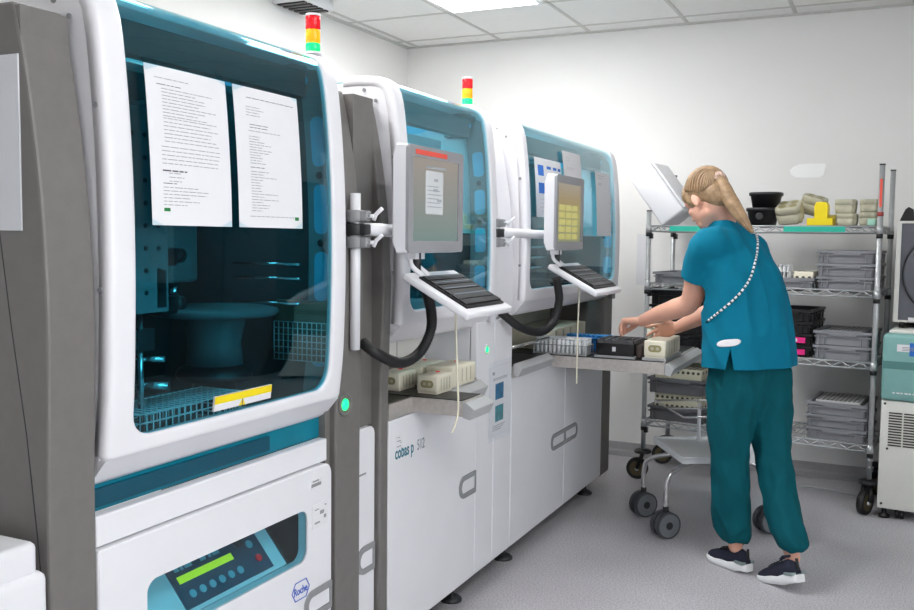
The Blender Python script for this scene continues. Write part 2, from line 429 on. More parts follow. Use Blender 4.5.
def hood_frame(mb, cv, y0, y1, s0, s1, win, r_out=.03, thick=.02):
    """frame sheet with a rounded window, outer edge rolled back"""
    n = 6
    outer = rrect(y0, y1, s0, s1, r_out, n, (.012, .012, .004, .004)); inner = rrect(*win, .05, n, (.055, .055, .035, .035))
    # subdivide the sides equally
    def sub(poly, per):
        out = []; q = n+1
        for c in range(4):
            seg = poly[c*q:(c+1)*q]; out += seg
            a, b = seg[-1], poly[((c+1)*q) % len(poly)]
            for k in range(1, per): out.append((a[0]+(b[0]-a[0])*k/per, a[1]+(b[1]-a[1])*k/per))
        return out
    per = 26
    O, I = sub(outer, per), sub(inner, per); N = len(O)
    rows = []
    cyc, csc = (y0+y1)/2, (s0+s1)/2
    def ring(P, off): return [mb.v(mapped(cv, y, s_, off)) for y, s_ in P]
    lerp = lambda t: [(a[0]+(b[0]-a[0])*t, a[1]+(b[1]-a[1])*t) for a, b in zip(O, I)]
    rows.append(ring(O, -thick-.012)); rows.append(ring(O, -.010)); rows.append(ring(lerp(.06), -.003))
    for t in (.14, .35, .6, .85): rows.append(ring(lerp(t), 0))
    rows.append(ring(lerp(.96), -.002)); rows.append(ring(I, -.008)); rows.append(ring(I, -thick))
    for A, B in zip(rows, rows[1:]):
        for k in range(N): mb._f([A[k], A[(k+1) % N], B[(k+1) % N], B[k]], True)
    # back
    A, B = rows[-1], rows[0]
    for k in range(N): mb._f([A[k], A[(k+1) % N], B[(k+1) % N], B[k]])
    return I
def hood_glass(mb, cv, I, off=-.007, th=.004):
    cy = sum(p[0] for p in I)/len(I); N = len(I)
    # strips between left and right edges: build as rows along s
    y0, y1 = min(p[0] for p in I)+.0, max(p[0] for p in I); s0, s1 = min(p[1] for p in I), max(p[1] for p in I)
    def halfspan(s_):
        ys = []
        for a, b in zip(I, I[1:]+I[:1]):
            if (a[1]-s_)*(b[1]-s_) <= 0 and abs(a[1]-b[1]) > 1e-9:
                k = (s_-a[1])/(b[1]-a[1]); ys.append(a[0]+(b[0]-a[0])*k)
        return (min(ys), max(ys)) if len(ys) > 1 else (cy, cy)
    S = sorted(set([s0+1e-4+(s1-s0-2e-4)*k/44 for k in range(45)]+[s0+.003, s0+.008, s0+.015, s0+.025, s1-.003, s1-.008, s1-.015]))
    for o_ in (off, off-th):
        prev = None
        for s_ in S:
            a, b = halfspan(s_); row = [mb.v(mapped(cv, a+(b-a)*k/6, s_, o_)) for k in range(7)]
            if prev:
                for k in range(6): mb._f([prev[k], prev[k+1], row[k+1], row[k]], True)
            prev = row
PILL = [(-1.42, 0), (-1.42, .80), (-1.416, 1.0), (-1.412, 1.2), (-1.415, 1.32), (-1.425, 1.46), (-1.44, 1.58), (-1.458, 1.69), (-1.475, 1.77), (-1.484, 1.805)]
def pillar(parent, y0, y1, z0=.06, zt=1.808, xb=-2.05, m='grey', name='side_pillar', dx=0., bev=.006):
    P = [(x+dx, max(z, z0)) for x, z in dense(PILL, 4) if z >= z0-.1 and z <= zt-.005]
    P = [(P[0][0], z0)]+[p for p in P if p[1] > z0]+[(P[-1][0]-.003, zt), (xb, zt), (xb, z0)]
    return MB().prism(P, 'y', y0, y1).build(name, M[m], parent, bev=bev)
def light_tower(parent, x, y, z):
    t = MB().cyl((x, y, z-.006), (x, y, z), .024, seg=20).build('light_tower', M['white'], parent)
    for nm, mt, a in (('green_lamp', 'green', .0), ('amber_lamp', 'amber', .024), ('red_lamp', 'red', .061)):
        e = a+(.024 if nm == 'green_lamp' else .037)
        MB().lathe([(.017, a), (.0205, a+.002), (.0205, e-.003), (.0195, e-.001), (.0195, e)], (x, y, z), 20).build(nm, M[mt], t)
    MB().cyl((x, y, z+.098), (x, y, z+.104), .0205, seg=20).build('cap', M['white'], t)
def foot(parent, x, y):
    MB().lathe([(.042, 0), (.042, .008), (.03, .018), (.014, .024), (.011, .03), (.011, .075)], (x, y, 0), 20).build('foot', M['dark'], parent)
def handle_ring(parent, x, y0, y1, z0, z1, cut=None):
    """stadium shaped pull recessed in a door: grey ring round a pale recess"""
    r = (z1-z0)/2-.001; w = .018; q = max(.004, r-w); e = .002; cut = cut or 'none'
    rs = {'none': (r, r, r, r), 'right': (r, e, e, r), 'left': (e, r, r, e)}[cut]; ri = {'none': (q, q, q, q), 'right': (q, e, e, q), 'left': (e, q, q, e)}[cut]
    a = MB(); O = rrect(y0, y1, z0, z1, r, 6, rs); I = rrect(y0+(w if cut != 'left' else .010), y1-(w if cut != 'right' else .010), z0+w, z1-w, q, 6, ri); n = len(O)
    R = []
    for P, xx in ((O, x-.004), (O, x+.005), (I, x+.005), (I, x-.018)): R.append([a.v((xx, y, z)) for y, z in P])
    for A, B in zip(R, R[1:]):
        for k in range(n): a._f([A[k], A[(k+1) % n], B[(k+1) % n], B[k]])
    h = a.build('handle', M['midgrey'], parent)
    MB().plate(x+.0005, I, .001).build('recess', M['white'], h)
def rib(parent, y, zb, m='ingrey'):
    """arched end frame inside the hood, with oval slots"""
    cv = Curve(hood_profile(zb)); N = 40
    out, inn = [], []
    S1 = cv.L
    for k in range(N+1):
        s_ = S1*k/N; a = mapped(cv, y, s_, -.022); b_ = mapped(cv, y, s_, -.10); out.append((a[0], a[2])); inn.append((b_[0], b_[2]))
    inn = [(x, min(z, 1.77)) for x, z in inn]
    mb = MB()
    for k in range(N):
        q = [out[k], out[k+1], inn[k+1], inn[k]]
        A = [mb.v((x, y-.008, z)) for x, z in q]; B = [mb.v((x, y+.008, z)) for x, z in q]
        mb._f(A); mb._f(B[::-1])
        mb._f([A[0], A[1], B[1], B[0]]); mb._f([A[3], A[2], B[2], B[3]])
    o = mb.build('end_rib', M[m], parent)
    s = MB()
    L_ = cv.s_of(1.74)
    for i in range(4):
        a0 = .06+(L_-.06)*i/4+.02; a1 = .06+(L_-.06)*(i+1)/4-.03
        pts = []
        for k in range(21):
            ss = a0+(a1-a0)*(.5-.5*math.cos(PI*k/20)); w = .022*max(0, 1-abs(math.cos(PI*k/20))**10)**.5; pts.append((ss, w))
        poly = [mapped(cv, y, ss, -.058+w) for ss, w in pts]+[mapped(cv, y, ss, -.058-w) for ss, w in reversed(pts)]
        s.prism([(p[0], p[2]) for p in poly], 'y', y-.0095, y-.0082)
    s.prism([(-1.56+.05*math.cos(a)*1.6, 1.81+.022*math.sin(a)) for a in [2*PI*k/16 for k in range(16)]], 'y', y-.0095, y-.0082)
    s.prism([(-1.74+.05*math.cos(a)*1.6, 1.81+.022*math.sin(a)) for a in [2*PI*k/16 for k in range(16)]], 'y', y-.0095, y-.0082)
    s.build('slot', M['slot'], o)
    s = MB()
    for (ss, d) in ((cv.s_of(1.5)*0+.06+(L_-.06)*.75-.005, -.058), (.06+(L_-.06)*.5-.005, -.058)):
        p = mapped(cv, y, ss, d); s.cyl((p[0], y-.014, p[2]), (p[0], y-.008, p[2]), .010, seg=12)
    s.cyl((-1.645, y-.014, 1.81), (-1.645, y-.008, 1.81), .011, seg=12)
    s.build('bolt', M['dark'], o)
def hood(parent, y0, y1, zb, wy0, wy1, wz0, ztop=1.8795, roof_back=-2.05, gl='glass'):
    cv = Curve(hood_profile(zb))
    s_top = cv.s_of(ztop)+.035
    mb = MB(); I = hood_frame(mb, cv, y0, y1, 0, cv.L, (wy0, wy1, cv.s_of(wz0), s_top))
    # bottom lip under the frame
    x0 = cv.at(0)[0]
    mb.prism([(x0-.004, zb+.002), (x0-.046, zb-.048), (x0-.062, zb-.058), (x0-.09, zb-.05), (x0-.09, zb+.01)], 'y', y0+.004, y1-.004)
    h = mb.build('hood', M['hood'], parent)
    g = MB(); hood_glass(g, cv, I); g.build('window_glass', M[gl], h, fix=False)
    # side cheeks and rear roof
    prof = [(mapped(cv, 0, cv.L*k/40, -.020)[0], mapped(cv, 0, cv.L*k/40, -.020)[2]) for k in range(41)]
    poly = prof+[(roof_back, 1.862), (roof_back, zb)]
    MB().prism(poly, 'y', y0+.0012, y0+.018).build('hood_side', M['hood'], h); MB().prism(poly, 'y', y1-.018, y1-.0012).build('hood_side', M['hood'], h)
    MB().box(roof_back, -1.592, y0+.019, y1-.019, 1.866, 1.872).build('light_inlet_roof', M[gl], h)  # unseen rear roof, made of glass to let more light inside
    for (px_, pz) in ((-1.52, 1.84), (-1.478, 1.805), (-1.412, 1.63), (-1.408, 1.27)):
        MB().cyl((px_, y0-.002, pz), (px_, y0+.004, pz), .006, seg=10).build('screw', M['midgrey'], h)
    return cv
def door(parent, y0, y1, z0, z1, name='door_panel', x=XF, th=.03, bev=.004):
    return MB().box(x-th, x, y0+.0015, y1-.0015, z0, z1).build(name, M['white'], parent, bev=bev)
def bumper(parent, x, y0, y1, z0):
    P = [(x, z0-.002), (x, z0+.046), (x+.010, z0+.050), (x+.042, z0+.028), (x+.026, z0-.008)]
    return MB().prism(P, 'y', y0, y1).build('bumper', M['lightgrey'], parent, bev=.003)
def sticker(parent, x, y0, y1, z0, z1, rows, name='sticker', m='paper', ink='ink'):
    s = MB().box(x-.002, x+.0012, y0, y1, z0, z1).build(name, M[m], parent)
    p = MB()
    for (a, b_, c, d) in rows: p.box(x+.0011, x+.0018, y0+a, y0+b_, z0+c, z0+d)
    p.build('print', M[ink], s)
    return s

# ---- low cabinet nearest the camera
t = thing('low_cabinet', 'low white cabinet with rounded edges at bottom left beside the grey pillar', 'cabinet', (-1.75, .85, 0))
MB().box(-2.1, -1.40, .45, 1.205, .04, .755, .018, 3).build('body', M['white'], t)
MB().box(-2.1, -1.412, .45, 1.192, .745, .812, .014, 3).build('top', M['white'], t)

# ---- nearest analyser
m1 = thing('sample_analyzer', 'nearest and largest sample analyser, wide teal window over a white cabinet with control console', 'analyser', (-1.75, 1.78, 0), group='analysers in the row')
MB().box(-2.10, -1.47, 1.225, 1.335, .06, 1.80).build('side_panel', M['grey'], m1)
pillar(m1, 1.222, 1.337, dx=0)
pillar(m1, 2.218, 2.352)
# seam of the grey side panel
MB().tube([(-1.437, 1.2222, .66), (-1.449, 1.2222, .79), (-1.474, 1.2222, 1.0), (-1.508, 1.2222, 1.20), (-1.54, 1.2222, 1.42)], .0015, 6).build('panel_seam', M['dark'], m1)
cv1 = hood(m1, 1.345, 2.211, .925, 1.415, 2.142, .957, gl='glassdim')
# inside; the dark linings also stand in for reflections in the glass
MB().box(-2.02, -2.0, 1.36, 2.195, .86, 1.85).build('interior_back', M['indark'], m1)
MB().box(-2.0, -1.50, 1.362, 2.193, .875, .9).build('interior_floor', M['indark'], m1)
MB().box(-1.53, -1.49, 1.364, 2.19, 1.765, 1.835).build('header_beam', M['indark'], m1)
MB().box(-1.98, -1.545, 1.364, 1.93, 1.742, 1.760).build('upper_plate', M['ingrey'], m1)
rib(m1, 2.176, .93, 'midgrey')
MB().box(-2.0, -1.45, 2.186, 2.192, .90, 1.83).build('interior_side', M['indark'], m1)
o = MB().box(-1.53, -1.505, 1.50, 1.64, 1.205, 1.66).build('perforated_panel', M['ingrey'], m1)
p = MB()
for i in range(3):
    for j in range(8): p.cyl((-1.505, 1.53+.04*i, 1.25+.05*j), (-1.503, 1.53+.04*i, 1.25+.05*j), .0055, seg=10)
p.box(-1.506, -1.503, 1.605, 1.632, 1.215, 1.30)
p.build('hole', M['black'], o)
p = MB().box(-1.94, -1.88, 1.38, 2.15, 1.42, 1.50).build('gantry_beam', M['midgrey'], m1)
MB().box(-1.88, -1.86, 1.38, 2.15, 1.45, 1.465).build('rail', M['chrome'], p)
o = MB().box(-1.86, -1.76, 1.92, 2.04, 1.25, 1.50, .012).build('gripper_head', M['ingrey'], m1)
MB().cyl((-1.80, 1.98, 1.25), (-1.80, 1.98, 1.20), .015).build('gripper_rod', M['chrome'], o)
for z in (1.33, 1.212):
    p = MB(); p.box(-1.66, -1.58, 1.70, 1.76, z-.025, z+.02, .008); p.cyl((-1.60, 1.76, z), (-1.60, 1.79, z), .018); p.build('camera_unit', M['black'], m1)
p = MB().lathe([(.10, 0), (.105, .012), (.095, .03), (.078, .04)], (-1.67, 1.995, .99), 28).cyl((-1.67, 1.995, .90), (-1.67, 1.995, .99), .06).build('reflection_base', M['black'], m1)  # base, drum and disc stand in for a shape reflected in the glass
MB().lathe([(.078, .04), (.072, .10), (.085, .165), (.06, .175)], (-1.67, 1.995, .99), 28).build('reflection_drum', M['cratedark'], p)
MB().lathe([(.165, 0), (.175, .008), (.172, .016), (.15, .022)], (-1.67, 1.995, 1.165), 32).build('reflection_disc', M['cratedark'], p)
for z in (1.302, 1.262, 1.192): MB().cyl((-1.72, 2.14, z), (-1.49, 2.14, z), .004, seg=8).build('guide_rod', M['chrome'], m1)
p = MB()  # grid and brown panel modelled after red crates reflected in the glass
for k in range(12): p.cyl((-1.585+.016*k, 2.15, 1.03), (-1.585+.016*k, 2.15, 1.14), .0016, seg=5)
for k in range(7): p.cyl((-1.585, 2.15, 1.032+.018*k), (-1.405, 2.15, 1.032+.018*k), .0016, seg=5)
p.build('reflected_grid', M['zinc'], m1)
MB().box(-1.585, -1.405, 2.155, 2.185, 1.03, 1.20).build('reflected_crates', M['reflectbrown'], m1)
p = MB()  # mesh tray at the lower left
for y in (1.50, 1.86):
    for k in range(8): p.cyl((-1.60+.02*k, y, .927), (-1.60+.02*k, y, .992), .0018, seg=5)
for x in (-1.60, -1.46):
    for k in range(19): p.cyl((x, 1.50+.02*k, .927), (x, 1.50+.02*k, .992), .0018, seg=5)
    for k in range(4): p.cyl((x, 1.50, .93+.02*k), (x, 1.86, .93+.02*k), .0018, seg=5)
for y in (1.50, 1.86):
    for k in range(4): p.cyl((-1.60, y, .93+.02*k), (-1.46, y, .93+.02*k), .0018, seg=5)
for k in range(18): p.cyl((-1.60, 1.51+.02*k, .99), (-1.46, 1.51+.02*k, .99), .0018, seg=5)
p.build('wire_basket', M['inwhite'], m1)
p = MB().cyl((-1.52, 1.565, .93), (-1.52, 1.565, 1.205), .007).cyl((-1.54, 1.565, 1.04), (-1.47, 1.60, 1.04), .009).cyl((-1.54, 1.565, 1.10), (-1.48, 1.60, 1.10), .007).box(-1.54, -1.50, 1.54, 1.59, 1.12, 1.17).build('probe', M['chrome'], m1)
# warning label on the glass bottom
tl = thing('warning_label', 'white warning label with a yellow band stuck low on the nearest machine window', 'label', (-1.392, 1.77, .965))
LB = cv1
def lab(mb, y0, y1, z0, z1, o):
    s0, s1 = LB.s_of(z0), LB.s_of(z1)
    mb.quad(mapped(LB, y0, s0, o), mapped(LB, y1, s0, o), mapped(LB, y1, s1, o), mapped(LB, y0, s1, o)); return mb
mb = MB(); P8 = [mapped(LB, y, LB.s_of(z), o) for o in (-.006, -.001) for y, z in ((1.664, .967), (1.878, .967), (1.878, 1.001), (1.664, 1.001))]
V8 = [mb.v(p) for p in P8]
for q in ((0, 1, 2, 3), (4, 5, 6, 7), (0, 1, 5, 4), (1, 2, 6, 5), (2, 3, 7, 6), (3, 0, 4, 7)): mb._f([V8[i] for i in q])
mb.build('sheet', M['paper'], tl)
mb = lab(MB(), 1.664, 1.878, .990, 1.001, -.0004); mb.quad(*[mapped(LB, y, LB.s_of(z), -.0004) for y, z in ((1.752, .969), (1.778, .969), (1.766, .9895), (1.764, .9895))]); mb.build('yellow_band', M['yellow'], tl, fix=False)
p = MB()
for k in range(3): lab(p, 1.674, 1.742-.01*k, .984-.006*k, .986-.006*k, -.0004); lab(p, 1.79, 1.866-.012*k, .984-.006*k, .986-.006*k, -.0004)
lab(p, 1.7635, 1.7665, .974, .983, -.0001)
p.build('print', M['inkdark'], tl, fix=False)
# gap with teal tray, and lower cabinet
MB().box(-2.05, -1.46, 1.352, 2.19, .812, .868).build('teal_tray', M['teal'], m1)
MB().box(-1.46, -1.452, 1.352, 1.95, .822, .86).build('tray_lip', M['tealdark'], m1)
MB().box(-2.05, -1.44, 2.192, 2.216, .06, .93).build('inner_frame', M['grey'], m1)
door(m1, 1.342, 2.185, .748, .812, 'drawer_front', x=-1.428)
# lower door with a window cut out
def holed_door(parent, x, y0, y1, z0, z1, ro, win, r, th=.03):
    n = 6; O = rrect(y0, y1, z0, z1, ro, n, (.006, .006, ro, .01)); I = rrect(*win, r, n)
    mb = MB(); R = []
    for P, xx in ((O, x-th), (O, x-.003), ([(a[0]+(b_[0]-a[0])*.02, a[1]+(b_[1]-a[1])*.02) for a, b_ in zip(O, I)], x), (I, x), (I, x-th)): R.append([mb.v((xx, y, z)) for y, z in P])
    N = len(O)
    for A, B in zip(R, R[1:]+R[:1]):
        for k in range(N): mb._f([A[k], A[(k+1) % N], B[(k+1) % N], B[k]])
    return mb.build('door_panel', M['white'], parent), I
dr, I = holed_door(m1, -1.415, 1.336, 2.188, .075, .745, .03, (1.468, 2.068, .497, .640), .03)
MB().plate(-1.424, I, .004).build('console_window', M['glass'], dr)
# recessed console behind the window
c = MB(); c.box(-1.66, -1.65, 1.43, 2.10, .44, .70).box(-1.65, -1.446, 1.43, 1.44, .44, .70).box(-1.65, -1.446, 1.44, 2.10, .44, .45).box(-1.65, -1.446, 1.44, 2.10, .69, .70)
c.build('console_recess', M['inwhite'], m1)
MB().box(-1.65, -1.446, 2.075, 2.10, .45, .69).prism([(-1.65, .45), (-1.45, .45), (-1.65, .66)], 'y', 2.0, 2.075).build('console_side', M['indark'], m1)
# sloped face: from (x -1.60, z .655) to (x -1.45, z .48)
sl = Vector((.13, 0, -.155)); sl_n = sl.normalized(); nn = Vector((-sl_n.z, 0, sl_n.x))
def slope_frame(): 
    X = Matrix.Identity(4); X.col[0] = (*Vector((0, 1, 0)), 0); X.col[1] = (*(-sl_n), 0); X.col[2] = (*nn, 0); X.translation = Vector((-1.548, .075, .640)); return X
SF = slope_frame()
def sbox(mb, y0, y1, d0, d1, h0, h1):
    mb.X = SF; mb.box(y0, y1, -d1, -d0, h0, h1); mb.X = Matrix.Identity(4); return mb
c = sbox(MB(), 1.38, 1.925, 0, .175, -.02, 0).build('console_face', M['inwhite'], m1)
c2 = sbox(MB(), 1.545, 1.875, .025, .165, 0, .003).build('control_panel', M['tealdark'], m1)
sbox(MB(), 1.565, 1.76, .085, .103, .003, .005).build('display', M['lcd'], c2)
b = MB(); b.X = SF
for k in range(6): b.cyl((1.585+.035*k, -.135, .003), (1.585+.035*k, -.135, .006), .010, seg=14)
for (yy, dd) in ((1.83, .045), (1.835, .085)): b.cyl((yy, -dd, .003), (yy, -dd, .006), .011, seg=14)
b.build('button', M['button'], c2)
b = MB(); b.X = SF; b.cyl((1.80, -.068, .003), (1.80, -.068, .008), .016, seg=18); b.build('dial', M['indark'], c2)
b = MB(); b.X = SF; b.cyl((1.84, -.128, .003), (1.84, -.128, .007), .010, seg=14); b.build('stop_button', M['red'], c2)
b = MB(); b.X = SF
for (a, e) in ((1.57, 1.585), (1.59, 1.60), (1.605, 1.63), (1.66, 1.68), (1.69, 1.70), (1.705, 1.73)): b.box(a, e, -.073, -.063, .003, .0036)
b.build('print', M['button'], c2)
sticker(m1, -1.414, 2.08, 2.135, .69, .715, [(.004, .05, .004, .013), (.01, .04, .017, .021)], ink='midgrey')
sticker(m1, -1.414, 2.09, 2.165, .575, .64, [(.01, .03, .05, .053), (.035, .055, .035, .045), (.01, .035, .012, .017), (.055, .066, .02, .03), (.06, .066, .055, .059)])
handle_ring(m1, -1.415, 2.05, 2.184, .325, .405, 'right')
# hexagonal emblem
HX = [(-.042, 0), (-.026, .026), (.026, .026), (.042, 0), (.026, -.026), (-.026, -.026)]
mb = MB(); c0 = (2.035, .425); A, B, A2, B2 = [], [], [], []
for u, w_ in HX:
    A.append(mb.v((-1.4145, c0[0]+u, c0[1]+w_))); B.append(mb.v((-1.4145, c0[0]+u*.92, c0[1]+w_*.9))); A2.append(mb.v((-1.4135, c0[0]+u, c0[1]+w_))); B2.append(mb.v((-1.4135, c0[0]+u*.92, c0[1]+w_*.9)))
for k in range(6):
    j = (k+1) % 6
    mb._f([A[k], A[j], A2[j], A2[k]]); mb._f([A2[k], A2[j], B2[j], B2[k]]); mb._f([B2[k], B2[j], B[j], B[k]]); mb._f([A[k], A[j], B[j], B[k]])
em = mb.build('emblem', M['hexblue'], m1)
text_mesh('Roche', .030, (-1.4143, c0[0], c0[1]-.010), M['hexblue'], 'emblem_lettering', em, bold=.0004, align='CENTER', sx=.82)
# green status lamp on the pillar
def status_lamp(parent, x, y, z, r=.020):
    s = MB().lathe([(r*1.55, -.004), (r*1.55, .002), (r*1.25, .002), (r*1.2, -.002)], (x, y, z), 24, 'x').build('status_lamp_bezel', M['grey'] if r > .018 else M['white'], parent)
    MB().lathe([(r*.8, -.004), (r*.75, .001), (r*.4, .004), (.001, .005)], (x, y, z), 20, 'x').build('status_lamp', M['led'], s)
status_lamp(m1, -1.416, 2.262, .896, .022)
light_tower(m1, -1.480, 2.190, 1.890)
for (x, y) in ((-1.475, 1.5), (-1.475, 2.1)): foot(m1, x, y)
MB().box(-2.05, -1.45, 1.35, 2.2, .06, .075).build('base_frame', M['dark'], m1)
# white labels stuck on the pillar
for q in ((-1.468, -1.446, 2.222, 2.25, 1.685, 1.735), (-1.457, -1.430, 2.222, 2.262, 1.65, 1.683), (-1.452, -1.428, 2.222, 2.25, 1.61, 1.648)): MB().box(*q, .003).build('cable_clip', M['paper'], m1)

# ---- middle analyser
m2 = thing('sample_analyzer', 'middle sample analyser between the grey pillars with cream rack covers on its open tray', 'analyser', (-1.75, 2.95, 0), group='analysers in the row')
pillar(m2, 2.472, 2.522)
MB().box(-2.05, -1.452, 2.356, 2.470, .80, 1.80).build('side_panel', M['grey'], m2)
g = MB(); g.prism(rrect(2.356, 2.466, .075, .80, .03, 6, (.004, .004, .03, .004)), 'x', -1.47, -1.436); g.build('filler_panel', M['white'], m2, bev=.003)
handle_ring(m2, -1.436, 2.357, 2.462, .345, .432, 'right')
MB().box(-1.4365, -1.4352, 2.372, 2.412, .655, .661).build('filler_print', M['ink'], m2)
cv2 = hood(m2, 2.532, 3.305, 1.10, 2.592, 3.243, 1.135)
MB().box(-1.90, -1.88, 2.55, 3.285, 1.10, 1.85).build('interior_back', M['indark'], m2)
MB().box(-1.88, -1.51, 2.552, 3.283, 1.06, 1.09).build('interior_floor', M['indark'], m2)
MB().box(-1.53, -1.49, 2.553, 3.28, 1.765, 1.835).build('header_beam', M['ingrey'], m2)
rib(m2, 3.270, 1.10, 'midgrey')
MB().box(-1.88, -1.44, 3.280, 3.286, 1.10, 1.40).build('interior_side', M['indark'], m2)
MB().box(-1.88, -1.47, 3.276, 3.286, 1.40, 1.78).build('side_cover', M['inwhite'], m2)
MB().box(-1.60, -1.58, 2.60, 3.20, 1.41, 1.75).build('cover_plate', M['inwhite'], m2)
p = MB().box(-1.66, -1.60, 2.60, 3.18, 1.30, 1.36).build('gantry_beam', M['ingrey'], m2)
MB().box(-1.72, -1.56, 2.98, 3.12, 1.16, 1.42, .01).build('gripper_head', M['indark'], m2)
p = MB()
for j in range(3): p.cyl((-1.58, 2.6, 1.25+.05*j), (-1.58, 3.2, 1.25+.05*j), .005, seg=6)
p.build('guide_rod', M['chrome'], m2)
MB().box(-1.80, -1.50, 2.62, 3.18, 1.09, 1.16, .01).build('rack_tray', M['ingrey'], m2)
# recess above the deck
MB().box(-1.66, -1.64, 2.525, 3.20, .858, 1.06).build('recess_back', M['panelwhite'], m2)
MB().box(-1.641, -1.6385, 2.97, 2.973, .858, 1.06).build('recess_seam', M['lightgrey'], m2)
d2 = MB().box(-1.82, XF, 2.525, 3.205, .803, .853).build('deck', M['steel'], m2)
MB().box(-1.80, XF-.012, 2.53, 3.20, .853, .8545).build('deck_mat', M['black'], d2)
def tray_drawer(parent, x1, y0, y1, z0=.803, z1=.853):
    d = MB().box(-1.78, x1, y0, y1, z0, z1).build('sample_drawer', M['steel'], parent, bev=.002)
    MB().box(-1.77, x1-.008, y0+.006, y1-.006, z1, z1+.003).build('drawer_mat', M['black'], d)
    bumper(d, x1, y0-.003, y1+.003, z0-.001)
    return d
tray_drawer(m2, -1.235, 2.682, 2.842, .8045, .8545)
tray_drawer(m2, -1.385, 2.880, 3.14, .8055, .8555)
door(m2, 2.526, 3.205, .078, .80)
door(m2, 3.205, 3.378, .078, 1.06, 'column_panel')
door(m2, 3.378, 3.568, .078, 1.06, 'column_panel')
MB().box(-1.80, -1.452, 3.21, 3.56, .078, 1.06).build('column_core', M['white'], m2)
handle_ring(m2, XF, 3.055, 3.203, .408, .493, 'right')
sticker(m2, XF+.001, 2.565, 2.615, .70, .745, [(.012, .034, .024, .027), (.03, .04, .018, .02), (.012, .02, .006, .010), (.026, .034, .006, .010), (.012, .03, .036, .038)])
tx = text_mesh('cobas p', .058, (XF+.0002, 2.566, .668), M['tealtext'], 'lettering', m2, bold=.0010, sx=.72)
text_mesh('512', .052, (XF+.0002, 2.718, .668), M['greytext'], 'lettering', m2, bold=-.0004, sx=.72)
status_lamp(m2, XF+.002, 3.30, .948, .014)
light_tower(m2, -1.510, 3.284, 1.893)
for y in (3.116, 3.636): foot(m2, -1.476, y)
MB().box(-2.05, -1.46, 2.36, 3.56, .055, .078).build('base_frame', M['dark'], m2)

# ---- far analyser
m3 = thing('sample_analyzer', 'farthest sample analyser in the row with papers on its window and a pulled-out steel tray', 'analyser', (-1.75, 4.3, 0), group='analysers in the row')
pillar(m3, 3.385, 3.585, z0=1.065, m='hood', dx=-.012)
cv3 = hood(m3, 3.605, 5.065, 1.115, 3.662, 4.985, 1.165)
MB().box(-1.82, -1.80, 3.63, 5.04, 1.10, 1.85).build('interior_back', M['ingrey'], m3)
MB().box(-1.88, -1.51, 3.63, 5.04, 1.07, 1.10).build('interior_floor', M['indark'], m3)
MB().box(-1.53, -1.49, 3.63, 5.04, 1.765, 1.835).build('header_beam', M['ingrey'], m3)
MB().box(-1.86, -1.57, 3.63, 4.4, 1.735, 1.75).build('upper_plate', M['inwhite'], m3)
rib(m3, 5.028, 1.115, 'midgrey')
MB().box(-1.80, -1.44, 5.038, 5.044, 1.10, 1.40).build('interior_side', M['indark'], m3)
MB().box(-1.75, -1.68, 3.7, 4.98, 1.34, 1.42).build('gantry_beam', M['ingrey'], m3)
MB().box(-1.80, -1.62, 4.2, 4.4, 1.2, 1.5, .01).build('gripper_head', M['indark'], m3)
p = MB()
for j in range(3): p.cyl((-1.6, 3.7, 1.24+.05*j), (-1.6, 4.98, 1.24+.05*j), .006, seg=6)
p.build('guide_rod', M['chrome'], m3)
MB().box(-1.745, -1.73, 3.57, 4.915, .8465, 1.065).build('recess_back', M['recess'], m3)
d3 = MB().box(-1.82, XF, 3.572, 4.92, .80, .845).build('deck', M['steel'], m3)
MB().box(-1.80, XF-.01, 3.576, 4.915, .845, .8465).build('deck_mat', M['black'], d3)
bumper(m3, XF+.001, 3.575, 3.985, .812)
MB().cyl((-1.43, 3.58, .925), (-1.43, 4.05, .925), .006).build('guard_rail', M['chrome'], m3)
dd = MB().box(-1.62, -.886, 4.03, 4.72, .793, .846).build('sample_drawer', M['steel'], m3, bev=.002)
MB().box(-1.60, -.895, 4.036, 4.714, .846, .849).build('drawer_mat', M['black'], dd)
bumper(dd, -.885, 4.026, 4.724, .794)
MB().box(-1.81, -1.42, 4.915, 5.085, .068, 1.065).build('end_frame', M['grey'], m3, bev=.012)
MB().box(-1.80, -1.40, 5.0, 5.06, 1.055, 1.11).build('frame_head', M['grey'], m3)
door(m3, 3.570, 4.272, .078, .798)
door(m3, 4.274, 4.915, .078, .798)
handle_ring(m3, XF, 4.075, 4.272, .382, .460, 'right')
handle_ring(m3, XF, 4.274, 4.47, .382, .460, 'left')
for y in (4.785,): foot(m3, -1.47, y)
MB().box(-2.0, -1.46, 3.57, 4.92, .055, .078).build('base_frame', M['dark'], m3)
